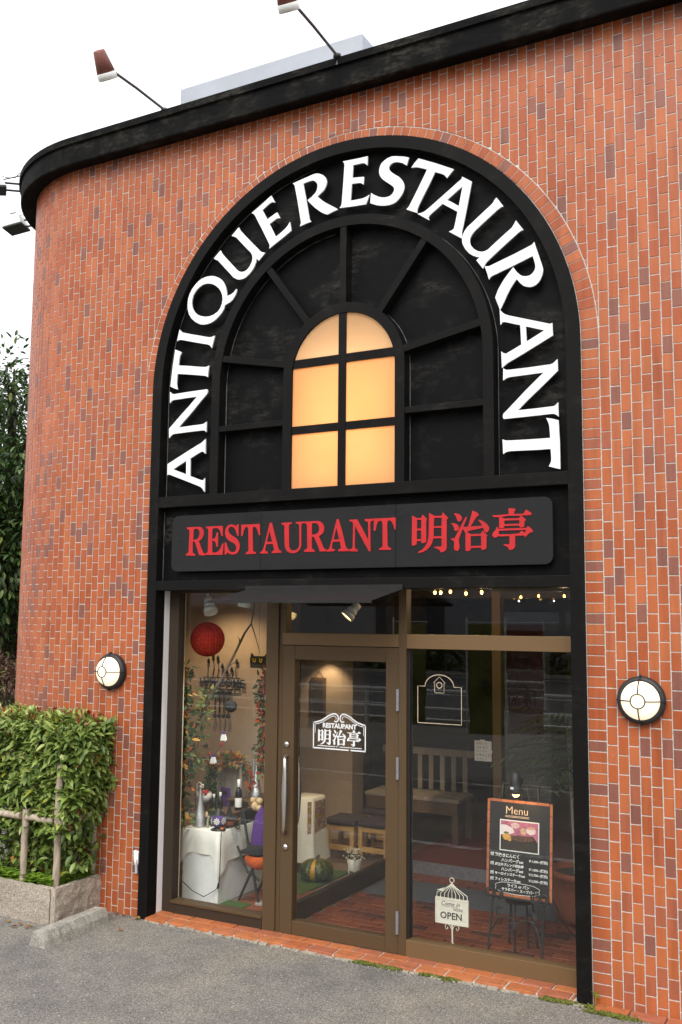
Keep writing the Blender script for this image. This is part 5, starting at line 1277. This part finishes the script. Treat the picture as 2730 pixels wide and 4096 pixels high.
text('RESTAUPANT', .046, Matrix.Translation((XM + .002, YD, 1.527)) @ FACE, 'decal', 'decal_lettering', door, bold=.0022)
kx0, kx1, kz0, kz1 = 2.302, 3.167, 2.7595, 3.0412
for ids in ((10, 11), (12, 13, 14), (15, 16)):
    mb = MB()
    for i in ids:
        cs = [[(XM - .176 + (c[j] / 2000 - kx0) / (kx1 - kx0) * .356, 1.388 + (c[j + 1] / 2000 - kz0) / (kz1 - kz0) * .118) for j in range(0, len(c), 2)] for c in SIGN_LETTERS[i][1]]
        e = MB().wall(cs, YD, YD + .0015); b = len(mb.v); mb.v += e.v; mb.f += [tuple(b + q for q in f) for f in e.f]; mb.s += e.s; mb.t += e.t
    obj('decal_lettering', mb, M['decal'], door)
xm, w = 2.425, .163
ol = [(xm - w, 1.59), (xm - w, 1.842), (xm - .108, 1.842)] + [(xm - .108 * math.cos(t), 1.842 + .082 * math.sin(t)) for t in [math.pi * i / 18 for i in range(1, 18)]] + [(xm + .108, 1.842), (xm + w, 1.842), (xm + w, 1.59), (xm - w - .003, 1.59)]
obj('decal_outline', stroke(ol, .006), M['decal_gold'], sw)
obj('decal_house', stroke([(xm - .035, 1.80), (xm - .035, 1.868), (xm - .045, 1.866), (xm, 1.91), (xm + .045, 1.866), (xm + .035, 1.868), (xm + .035, 1.80), (xm - .036, 1.80)], .004), M['decal_gold'], sw)
obj('decal_wheel', stroke([(xm + .02 * math.cos(t), 1.852 + .02 * math.sin(t)) for t in [2 * math.pi * i / 16 for i in range(17)]], .006), M['decal_gold'], sw)
text('OPEN', .024, Matrix.Translation((xm, YD, 1.815)) @ FACE, 'decal_gold', 'decal_lettering', sw) if False else None

# ================================================================== planting at the corner
M['hedge'] = leaf_mat('hedge_leaves', [(0, (.040, .076, .016, 1)), (.35, (.155, .235, .046, 1)), (.65, (.295, .375, .090, 1)), (.82, (.43, .48, .15, 1)), (.9, (.34, .34, .03, 1)), (.95, (.36, .035, .035, 1)), (1, (.24, .018, .03, 1))], .36, .2)
M['tree'] = leaf_mat('tree_leaves', [(0, (.012, .028, .009, 1)), (.5, (.042, .085, .022, 1)), (.85, (.11, .18, .042, 1)), (1, (.20, .25, .05, 1))], .38, .2)
M['maple'] = leaf_mat('maple_leaves', [(0, (.06, .035, .02, 1)), (.5, (.17, .10, .07, 1)), (1, (.30, .18, .12, 1))], .6, .2)
M['lime'] = leaf_mat('lime_leaves', [(0, (.04, .07, .012, 1)), (1, (.20, .24, .04, 1))], .5, .25)
M['clover'] = leaf_mat('clover_leaves', [(0, (.12, .24, .02, 1)), (1, (.32, .48, .05, 1))], .5, .3)
M['dry_leaf'] = leaf_mat('dry_leaves', [(0, (.16, .06, .025, 1)), (.5, (.30, .13, .05, 1)), (1, (.36, .22, .05, 1))], .7, .1)
M['soil'] = plain('soil', (.045, .032, .022), .95, var=.5, scale=40, bmp=1, bdist=.02)
M['moss'] = leaf_mat('moss', [(0, (.06, .075, .008, 1)), (1, (.16, .17, .02, 1))], .9, .1)
m, N, L, P = nodes('rough_granite')
f = noise(N, L, 120, 3, .8); f2 = noise(N, L, 55, 5, .75); f3 = noise(N, L, 3, 4, .6)
c = ramp(N, L, f, [(.30, (.17, .13, .095, 1)), (.48, (.50, .42, .335, 1)), (.70, (.80, .70, .58, 1))])
c = mixc(N, L, .7, c, ramp(N, L, f3, [(.3, grey(.75)), (.7, grey(1.12))]), 'MULTIPLY')
L.new(c, P.inputs['Base Color']); P.inputs['Roughness'].default_value = .9
bump(N, L, P, f2, 1.0, .022)
M['granite'] = m
m, N, L, P = nodes('old_concrete')
f = noise(N, L, 110, 3, .8); f3 = noise(N, L, 7, 5, .65)
c = ramp(N, L, f, [(.30, (.15, .14, .11, 1)), (.5, (.40, .37, .315, 1)), (.72, (.66, .62, .54, 1))])
c = mixc(N, L, .8, c, ramp(N, L, f3, [(.3, grey(.62)), (.7, grey(1.1))]), 'MULTIPLY')
L.new(c, P.inputs['Base Color']); P.inputs['Roughness'].default_value = .9
bump(N, L, P, f, .9, .008)
M['concrete'] = m
M['stake'] = plain('grey_stake_wood', (.36, .29, .215), .8, var=.5, scale=24, stretch=(1, 1, .25), bmp=.9, bdist=.006)

# rough-faced stone planter: corner at the car park
def rough_block(x0, x1, y0, y1, z0, z1, amp=.007, step=.035, seed=0):
    """a box with chiselled, uneven faces"""
    mb = MB(); r2 = random.Random(seed)
    def grid(o, u, v, nu, nv):
        n_ = u.cross(v).normalized(); pts = []
        for j in range(nv + 1):
            for i in range(nu + 1):
                e = i in (0, nu) or j in (0, nv)
                p = o + u * (i / nu) + v * (j / nv)
                h = mathutils.noise.noise(p * 26 + Vector((seed, 0, 0))) * amp + mathutils.noise.noise(p * 70) * amp * .6
                pts.append(p + (n_ * h if not e else Vector((mathutils.noise.noise(p * 18), mathutils.noise.noise(p * 18 + Vector((9, 0, 0))), mathutils.noise.noise(p * 18 + Vector((0, 9, 0))))) * amp * .6))
        mb.idx(pts, [(j * (nu + 1) + i, j * (nu + 1) + i + 1, (j + 1) * (nu + 1) + i + 1, (j + 1) * (nu + 1) + i) for j in range(nv) for i in range(nu)], True)
    X, Y, Z = Vector((x1 - x0, 0, 0)), Vector((0, y1 - y0, 0)), Vector((0, 0, z1 - z0))
    k = lambda v: max(2, int(v.length / step))
    o = Vector((x0, y0, z0))
    grid(o, X, Z, k(X), k(Z)); grid(o + X, Y, Z, k(Y), k(Z)); grid(o + Y + X, -X, Z, k(X), k(Z)); grid(o + Y, -Y, Z, k(Y), k(Z)); grid(o + Z, X, Y, k(X), k(Y))
    return mb
pt = thing('stone_planter', 'rough faced pinkish granite planter at the corner of the building', 'planter')
obj('block', rough_block(-1.46, -.452, -.505, -.450, 0, .265, .013, .022, 1), M['granite'], pt)
obj('block', rough_block(-2.60, -1.47, -.505, -.450, 0, .262, .013, .035, 2), M['granite'], pt)
obj('block', rough_block(-.443, -.400, -.500, .055, 0, .270, .013, .02, 3), M['granite'], pt)
sm_ = MB()
for i in range(22):
    for j in range(10):
        q = lambda i, j: (-2.6 + i * .0985, -.455 + j * .056, .225 + .02 * mathutils.noise.noise(Vector((i * .6, j * .6, 3))))
        sm_.face([q(i, j), q(i + 1, j), q(i + 1, j + 1), q(i, j + 1)], True)
obj('soil', sm_, M['soil'], pt)

hd = thing('clipped_hedge', 'clipped evergreen hedge with red new shoots growing in the stone planter', 'hedge')
mb = MB()
HX0, HX1, HY0, HY1, HZ0, HZ1 = -2.5, -.37, -.385, -.03, .66, 1.47
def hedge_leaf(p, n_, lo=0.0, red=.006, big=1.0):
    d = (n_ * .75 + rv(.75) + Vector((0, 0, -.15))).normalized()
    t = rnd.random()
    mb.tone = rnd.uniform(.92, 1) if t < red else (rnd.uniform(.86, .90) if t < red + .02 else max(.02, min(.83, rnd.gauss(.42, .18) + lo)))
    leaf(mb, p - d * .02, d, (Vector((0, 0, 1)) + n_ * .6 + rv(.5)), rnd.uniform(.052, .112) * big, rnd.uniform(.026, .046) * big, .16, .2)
def lumps(p): return .06 * mathutils.noise.noise(p * 4) + .035 * mathutils.noise.noise(p * 11)
for _ in range(3600):          # front
    x = HX0 + (HX1 - HX0) * rnd.random() ** .6; z = rnd.uniform(HZ0 - .02, HZ1)
    p = Vector((x, HY0, z)); p.y -= lumps(p) + rnd.uniform(-.02, .10) - .05
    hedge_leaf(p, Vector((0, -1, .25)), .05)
for _ in range(2700):          # top, toned paler: sky light put into the leaf colour
    x = HX0 + (HX1 - HX0) * rnd.random() ** .6; y = rnd.uniform(HY0, HY1 + .04)
    p = Vector((x, y, HZ1)); p.z += lumps(p) + rnd.uniform(-.10, .035)
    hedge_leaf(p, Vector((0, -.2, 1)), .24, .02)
for _ in range(1800):          # end facing the door
    y = rnd.uniform(HY0, HY1 + .03); z = rnd.uniform(HZ0 + .03, HZ1)
    p = Vector((HX1, y, z)); p.x += lumps(p) + rnd.uniform(-.10, .05) + .03 - .12 * max(0, min(1, (1.0 - z) / .3))
    hedge_leaf(p, Vector((1, -.3, .2)), -.03)
for _ in range(2600):          # inside, toned darker: the inner shade put into the leaf colour
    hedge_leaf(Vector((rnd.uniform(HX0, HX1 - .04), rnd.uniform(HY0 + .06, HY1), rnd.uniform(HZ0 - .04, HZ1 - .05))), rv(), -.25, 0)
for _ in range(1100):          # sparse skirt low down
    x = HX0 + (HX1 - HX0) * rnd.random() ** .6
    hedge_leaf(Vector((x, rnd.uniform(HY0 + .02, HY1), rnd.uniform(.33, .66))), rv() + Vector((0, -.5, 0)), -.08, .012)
for _ in range(80):            # red and pale shoots standing proud
    x = HX0 + (HX1 - HX0) * rnd.random() ** .5; b = Vector((x, rnd.uniform(HY0, HY1), HZ1 + rnd.uniform(-.02, .05)))
    for k in range(5):
        d = Vector((rnd.uniform(-.6, .6), rnd.uniform(-.6, .6), 1)).normalized(); mb.tone = rnd.choice((.94, .96, .98, .80, .84, .7)); leaf(mb, b + rv(.012), d, rv(), rnd.uniform(.05, .07), .028)
tag(obj('foliage', mb, M['hedge'], hd), kind='stuff')
for k in range(16):
    x, y = rnd.uniform(HX0, HX1 - .1), rnd.uniform(HY0 + .12, HY1 - .05)
    pts = [(x, y, .22)]
    for i in range(1, 6): pts.append((x + rnd.uniform(-.06, .06), y + rnd.uniform(-.05, .05), .22 + i * .2))
    obj('stem', MB().tube(pts, [.013, .012, .010, .008, .006, .004], 6), M['bark'], hd)

# wooden hedge support
hs = thing('hedge_support', 'grey weathered stakes and rails holding up the hedge', 'support')
def pole(a, b, r_, n_=9):
    a, b = Vector(a), Vector(b); pts = [a.lerp(b, i / 8) + rv(.005) for i in range(9)]
    return MB().tube(pts, [r_ * rnd.uniform(.88, 1.12) for _ in pts], n_)
for x, y, z, r_ in ((-.478, -.418, 1.175, .029), (-.815, -.42, .80, .027), (-.475, -.02, .70, .026), (-1.45, -.42, 1.1, .03), (-2.1, -.42, 1.1, .03)):
    obj('stake', pole((x, y, .20), (x + .004, y - .004, z), r_), M['stake'], hs)
for a, b, r_ in (((-2.5, -.435, .765), (-.845, -.445, .752), .027), ((-.785, -.445, .752), (-.505, -.438, .742), .024), ((-2.5, -.37, 1.21), (-.50, -.37, 1.19), .026), ((-.46, -.41, 1.085), (-.45, -.15, 1.09), .026)):
    obj('rail', pole(a, b, r_), M['stake'], hs)
obj('side_rail', MB().box(-.010, .010, -.245, .245, -.025, .025, Matrix.Translation((-.420, -.225, .742)) @ Matrix.Rotation(R(1.5), 4, 'X')), M['stake'], hs, .002)
# clover ground cover
mb = MB()
for _ in range(1300):
    x = -.48 - 1.6 * rnd.random() ** 1.6; y = rnd.uniform(-.45, -.34) if rnd.random() < .75 else rnd.uniform(-.3, .0)
    if rnd.random() < .1: x, y = rnd.uniform(-.52, -.45), rnd.uniform(-.3, .03)
    z = .258 + rnd.uniform(0, .060); a = rnd.uniform(0, 6.28); mb.tone = rnd.random()
    for k in range(3):
        b = a + k * 2.094; leaf(mb, Vector((x, y, z)), Vector((math.cos(b), math.sin(b), .1)), Vector((0, 0, 1)), .026, .028, .1, .1)
tag(obj('clover', mb, M['clover']), 'bright green clover covering the soil at the planter edge', 'ground cover', kind='stuff')

# concrete wheel stop
ws_ = MB()
sec = [(-.085, 0), (-.075, .055), (-.045, .105), (.045, .105), (.075, .055), (.085, 0)]
nseg = 24; pts = []
for i in range(nseg + 1):
    t = i / nseg; y = -.90 + .68 * t
    for x, z in sec:
        p = Vector((x, y, z)); w = .006 * mathutils.noise.noise(p * 30) + .004 * mathutils.noise.noise(p * 80)
        if i in (0, nseg): x *= .96; z *= .97
        pts.append(Vector((-.175 + x + w - .05 * (t - .5) * .6, y + (w if i in (0, nseg) else 0), z + (w if z > 0 else 0))))
m_ = len(sec)
ws_.idx(pts, [(i * m_ + k, i * m_ + k + 1, (i + 1) * m_ + k + 1, (i + 1) * m_ + k) for i in range(nseg) for k in range(m_ - 1)] + [tuple(range(m_ - 1, -1, -1)), tuple(nseg * m_ + k for k in range(m_))])
tag(obj('wheel_stop', ws_, M['concrete']), 'weathered concrete wheel stop lying on the asphalt before the planter', 'wheel stop')
# leaf litter, moss
litter = [(-.62, -.62), (-.57, -.60), (-.52, -.66), (-.66, -.68), (-.24, -.10), (-.18, .0 - .04), (-.10, -.05), (.02, -.10), (.05, -.06), (-.30, -.07), (.10, -.36), (-.9, -.8), (-.75, -.62)]
for i, (x, y) in enumerate(litter):
    mb = MB(); mb.tone = max(.02, rnd.random())
    leaf(mb, Vector((0, 0, .006)), Vector((1, 0, .12)), Vector((0, 0, 1)), rnd.uniform(.04, .075), rnd.uniform(.025, .04), .25, .05)
    o = tag(obj('fallen_leaf', mb, M['dry_leaf']), 'dry brown leaf fallen on the asphalt near the planter', 'leaf', 'dry leaves fallen near the planter')
    o.location = (x, y, .002); o.rotation_euler = (0, 0, rnd.uniform(0, 6.28))
mb = MB()
def moss_at(x, y, s):
    for _ in range(int(26 * s)):
        p = Vector((x + rnd.gauss(0, .03 * s), y + rnd.gauss(0, .010), rnd.uniform(.0, .014))); mb.tone = rnd.random()
        mb.lathe([(.009, 0), (.007, .006), (.001, .009)], 5, Matrix.Translation(p))
for _ in range(34):
    x = rnd.choice((rnd.gauss(2.12, .09), rnd.gauss(2.5, .06), rnd.gauss(3.38, .10), rnd.gauss(3.66, .06))); moss_at(x, -.062 - (.06 if x > 3.5 else 0) + rnd.uniform(-.012, .006), rnd.uniform(.5, 1.3))
tag(obj('moss', mb, M['moss']), 'green moss growing along the foot of the brick sill', 'moss', kind='stuff')
mb = MB(); mb.tone = .7
for k in range(6): a = k * 1.05; leaf(mb, Vector((3.525, -.03, .05 + .008 * k)), Vector((math.cos(a), math.sin(a), .5)), Vector((0, 0, 1)), .03, .02)
mb.tube([(3.525, -.03, .0), (3.525, -.03, .09)], .002, 5)
tag(obj('weed', mb, M['clover']), 'tiny green weed sprouting beside the black post foot', 'weed')
# mortar crumbs along the sill edge
M['crumb'] = plain('old_mortar', (.36, .32, .25), .95, var=.4, scale=50)
mb = MB(); x = .10
while x < 3.42:
    w = rnd.uniform(.02, .07); d = rnd.uniform(.002, .022)
    mb.box(x, x + w, -.058 - d, -.044, -.01, rnd.uniform(.004, .014)); x += w * rnd.uniform(.8, 1.6)
tag(obj('mortar_edge', mb, M['crumb'], bld), kind='stuff')
# loose grit on the asphalt, thicker along the sill
M['grit'] = plain('grit', (.30, .275, .235), .9, var=.8, scale=60)
mb = MB()
for i in range(1500):
    if i < 520: x, y = rnd.uniform(.0, 4.3), -.07 - abs(rnd.gauss(0, .05)) - (.07 if rnd.random() < .1 else 0)
    else: x, y = rnd.uniform(-.9, 4.4), rnd.uniform(-2.4, -.1)
    r_ = rnd.uniform(.0015, .0052) * (1.5 if rnd.random() < .06 else 1)
    mb.lathe([(r_, 0), (r_ * .8, r_ * .6), (.0004, r_ * .9)], 5, Matrix.Translation((x, y, 0)) @ Matrix.Rotation(rnd.uniform(0, 6), 4, 'Z') @ Matrix.Diagonal((1, rnd.uniform(.6, 1), 1, 1)), False)
tag(obj('grit', mb, M['grit']), 'fine grit lying loose on the asphalt along the sill', 'grit', kind='stuff')
# small broken socket box by the post foot
sb = thing('broken_junction_box', 'small cracked white junction box low beside the black post', 'junction box')
obj('box', MB().wall([[(-.055, .50), (-.008, .49), (-.010, .40), (-.022, .44), (-.035, .395), (-.05, .43)]], -.03, -.004), M['plaster'], sb)
obj('stub', MB().tube([(-.035, -.018, .42), (-.03, -.018, .33)], .012, 7), M['roof_white'], sb)

# ------------------------------------------------------------------ trees beyond the corner
def tree(x, y, h, zc, rx, rz, n_, label, ln_, mat='tree', name='evergreen_tree', seed=1, trunk=.12):
    r3 = random.Random(seed)
    t = thing(name, label, 'tree' if h > 3 else 'shrub', None, (x, y, 0))
    tk = [Vector((0, 0, 0)), Vector((.08, .05, h * .25)), Vector((-.04, .08, h * .5)), Vector((.05, 0, h * .8)), Vector((0, 0, h * .97))]
    obj('trunk', MB().tube(tk, [trunk, trunk * .8, trunk * .6, trunk * .35, trunk * .1], 9), M['bark'], t)
    cl_ = []; bm_ = MB()
    for k in range(int(14 + n_ / 260)):
        a = r3.uniform(0, 6.28); e = r3.uniform(-1, 1); q = (1 - e * e) ** .5
        f_ = r3.uniform(.35, 1.0)
        c_ = Vector((rx * q * math.cos(a) * f_, rx * q * math.sin(a) * f_, zc + rz * e * f_)); cl_.append((c_, rx * r3.uniform(.22, .38)))
        s_ = Vector((0, 0, max(h * .15, c_.z - rx * .7)))
        bm_.tube([s_, s_.lerp(c_, .5) + Vector((0, 0, .08)), c_], [trunk * .3, trunk * .2, trunk * .07], 5)
    obj('limbs', bm_, M['bark'], t)
    mb = MB()
    for _ in range(n_):
        c_, r_ = r3.choice(cl_); d = Vector((r3.gauss(0, 1), r3.gauss(0, 1), r3.gauss(0, 1))).normalized()
        p = c_ + d * r_ * r3.random() ** .45
        mb.tone = max(.02, min(1, r3.gauss(.5, .24)))
        leaf(mb, p, (d + Vector((r3.uniform(-.8, .8), r3.uniform(-.8, .8), r3.uniform(-.9, .3)))).normalized(), Vector((r3.uniform(-.5, .5), r3.uniform(-.5, .5), 1)), ln_ * r3.uniform(.7, 1.25), ln_ * .42, .12, .2)
    tag(obj('crown', mb, M[mat], t), kind='stuff')
    return t
tree(-5.25, 3.35, 5.9, 3.45, 1.7, 2.35, 24000, 'tall dark evergreen tree behind the rounded corner', .12, seed=3)
tree(-7.6, 5.6, 5.6, 2.9, 2.4, 2.5, 11000, 'second evergreen tree standing further behind the corner', .16, seed=5)
tree(-4.05, 2.15, 2.1, 1.62, .42, .28, 1300, 'low shrub with dull reddish brown leaves behind the hedge', .07, 'maple', 'reddish_shrub', 8, .05)
tree(-3.4, 1.45, 1.75, 1.25, .5, .42, 1700, 'yellow green shrub just behind the hedge', .055, 'lime', 'lime_shrub', 9, .04)

# ------------------------------------------------------------------ spotlights on arms over the cornice
M['rust_red'] = plain('faded_red_paint', (.23, .085, .065), .55, var=.25, scale=14)
M['arm'] = plain('grey_conduit', (.085, .075, .07), .5, metal=.3)
m, N, L, P = nodes('clear_lamp_glass')
P.inputs['Base Color'].default_value = (.9, .92, .92, 1); P.inputs['Roughness'].default_value = .05; P.inputs['Transmission Weight'].default_value = .85
M['clear_glass'] = m
def roof_spot(x, y0, yl, zl, label):
    t = thing('roof_spotlight', label, 'spotlight', 'red shaded spotlights on arms above the cornice')
    obj('arm', MB().tube([(x, y0, 6.40), (x, y0, 6.475), (x, (y0 + yl) / 2, 6.475 * .5 + (zl + .05) * .5 + .008), (x, yl + .01, zl + .05)], .011, 8), M['arm'], t)
    d = Vector((-.06, .62, -.78)).normalized()
    A = Matrix.Translation((x, yl, zl)) @ d.to_track_quat('Z', 'Y').to_matrix().to_4x4()
    obj('shade', MB().lathe([(.001, -.165), (.040, -.160), (.046, -.15), (.072, .0), (.068, .0), (.04, -.14)], 26, A), M['rust_red'], t)
    obj('rim', MB().lathe([(.069, -.004), (.074, .0), (.075, .05), (.070, .052), (.068, .0)], 26, A), M['lamp_shell'], t)
    obj('reflector', MB().lathe([(.069, .048), (.05, .02), (.02, .005), (.001, .002)], 22, A), M['steel'], t)
    obj('lamp', MB().sphere(A @ Vector((0, 0, .022)), .018, 10, 7), M['paper'], t)
    obj('base', MB().lathe([(.001, .0), (.03, .0), (.03, .02), (.012, .03)], 12, Matrix.Translation((x, y0, 6.462))), M['arm'], t)
roof_spot(.122, -.135, -.84, 6.435, 'red shaded spotlight on an arm, the left one against the sky')
roof_spot(1.764, -.165, -.87, 6.475, 'red shaded spotlight on an arm, the right one cut by the top edge')
# box floodlights on the side of the cornice
def flood(ang, zc, label, tilt):
    n_ = Vector((math.cos(ang), math.sin(ang), 0)); tg_ = Vector((-n_.y, n_.x, 0))
    c_ = Vector((XC, R0, 0)) + n_ * (R0 + .172)
    t = thing('floodlight', label, 'floodlight', 'box floodlights on the side of the cornice')
    F_ = Matrix(((n_.x, tg_.x, 0, c_.x), (n_.y, tg_.y, 0, c_.y), (0, 0, 1, zc), (0, 0, 0, 1)))
    for dz in (-.035, .035): obj('bracket', MB().tube([F_ @ Vector((-.02, 0, dz + .01)), F_ @ Vector((.13, 0, dz))], .010, 6), M['iron'], t)
    H = F_ @ Matrix.Translation((.21, 0, -.01)) @ Matrix.Rotation(tilt, 4, 'Y')
    obj('housing', MB().idx([H @ Vector(p) for p in ((-.09, -.10, -.03), (.11, -.10, -.03), (.11, .10, -.03), (-.09, .10, -.03), (-.06, -.075, .09), (.07, -.075, .09), (.07, .075, .09), (-.06, .075, .09))], [(3, 2, 1, 0), (4, 5, 6, 7), (0, 1, 5, 4), (1, 2, 6, 5), (2, 3, 7, 6), (3, 0, 4, 7)]), M['lamp_shell'], t, .006)
    obj('lens', MB().box(-.095, .115, -.105, .105, -.052, -.031, H), M['iron'], t, .004)
    obj('junction', MB().box(-.02, .04, -.03, .03, .0905, .125, H), M['iron'], t)
    obj('cable', MB().tube([H @ Vector((0, 0, .11)), F_ @ Vector((.10, 0, .09)), F_ @ Vector((.04, 0, .10)), F_ @ Vector((-.01, 0, .16))], .004, 5), M['iron'], t)
flood(R(-132), 6.36, 'white box floodlight on the cornice, the upper of two at the corner', R(8))
flood(R(-161), 6.33, 'white box floodlight on the cornice, the lower of two further round the corner', R(12))
ov = thing('overhead_cable', 'thin service cable running to an insulator above the cornice corner', 'cable')
obj('wire', MB().tube([(-1.72, .42, 6.60), (-3.2, .5, 6.72), (-6, .8, 7.1), (-14, 2, 8.6)], .006, 5), M['iron'], ov)
obj('insulator', MB().lathe([(.02, 0), (.035, .02), (.02, .04), (.035, .06), (.02, .08), (.03, .1), (.001, .11)], 10, Matrix.Translation((-1.70, .40, 6.47))), M['paper'], ov)
obj('bracket', MB().tube([(-1.66, .46, 6.44), (-1.70, .40, 6.60)], .012, 6), M['iron'], ov)

# ================================================================== across the street (seen in the glass)
M['grey_clad'] = plain('grey_cladding', (.25, .26, .28), .7, var=.1, scale=1.2, stretch=(14, 1, .1))
M['far_dark'] = plain('dark_window', (.02, .023, .028), .15)
M['far_cream'] = plain('cream_panel', (.5, .47, .42), .7)
ob = thing('roadside_hall', 'long grey clad hall across the road, mirrored in the shop glass', 'building')
obj('wall', MB().box(-46, 30, -47, -36, 0, 8.5), M['grey_clad'], ob)
obj('roof', MB().box(-46.4, 30.4, -47.4, -35.6, 8.5, 8.9), M['far_dark'], ob)
for i in range(12):
    x = -42 + i * 6
    w_ = obj('window', MB().box(x, x + 2.6, -36.02, -35.95, 4.6, 6.2), M['far_cream'], ob)
    for k in range(2): obj('pane', MB().box(x + .12 + k * 1.22, x + 1.28 + k * 1.22, -35.95, -35.93, 4.72, 6.08), M['far_dark'], w_)
for i in range(6): obj('door', MB().box(-38 + i * 11, -34.5 + i * 11, -36.02, -35.94, 0, 3.0), M['far_dark'], ob)
mb = MB()
for _ in range(5000):
    mb.tone = rnd.random(); leaf(mb, Vector((rnd.uniform(-45, 22), rnd.uniform(-34.6, -33.6), rnd.uniform(.1, 1.25))), rv(), rv(), .35, .22)
tag(obj('roadside_hedge', mb, M['tree']), 'low dark hedge along the far side of the road', 'hedge', kind='stuff')
struct('far_kerb', MB().box(-110, 110, -33.4, -33.0, -.1, .13), M['concrete'])
struct('near_kerb', MB().box(-110, 110, -14.0, -13.8, -.1, .12), M['concrete'])
M['rail_white'] = plain('white_rail_paint', (.82, .82, .80), .4, var=.05)
gr = thing('guard_rail', 'white two pipe guard rail along the road, mirrored as bright lines', 'guard rail')
for z in (.80, .42): obj('pipe', MB().tube([(-60, -13.3, z), (40, -13.3, z)], .03, 8), M['rail_white'], gr)
for i in range(34): obj('post', MB().tube([(-59 + i * 3, -13.3, -.05), (-59 + i * 3, -13.3, .86)], .035, 8), M['rail_white'], gr)
M['flag_green'] = plain('green_banner', (.13, .15, .03), .8, var=.08)
M['flag_red'] = plain('red_banner', (.16, .025, .025), .8, var=.08)
def banner(x, y, mat, label, s1):
    t = thing('banner', label, 'banner', 'upright cloth banners at the kerb', (x, y, 0))
    obj('pole', MB().tube([(0, 0, 0), (0, 0, 2.35)], .014, 8), M['lamp_shell'], t); obj('arm', MB().tube([(-.02, 0, 2.28), (.62, 0, 2.28)], .008, 6), M['lamp_shell'], t)
    mb = MB(); n_ = 16
    q = lambda i, j: (.03 + .57 * i / 6, .05 * math.sin(j * .8 + i * .5) * (j / n_), 2.25 - 1.65 * j / n_)
    for j in range(n_):
        for i in range(6): mb.face([q(i, j + 1), q(i + 1, j + 1), q(i + 1, j), q(i, j)], True)
    c_ = obj('cloth', mb, M[mat], t)
    for k, ch_ in enumerate(s1): text(ch_, .30, Matrix.Translation((.315, .062, 1.95 - k * .34)) @ Matrix.Rotation(math.pi, 4, 'Z') @ FACE, 'felt_black', 'lettering', c_)
banner(-.45, -7.75, 'flag_green', 'green upright banner mirrored in the right hand pane', 'ランチ')
banner(.05, -8.1, 'flag_red', 'red upright banner behind the green one', 'ランチ')
banner(-2.1, -8.6, 'flag_green', 'second green banner further along the kerb', 'ランチ')
bpy.context.view_layer.update()
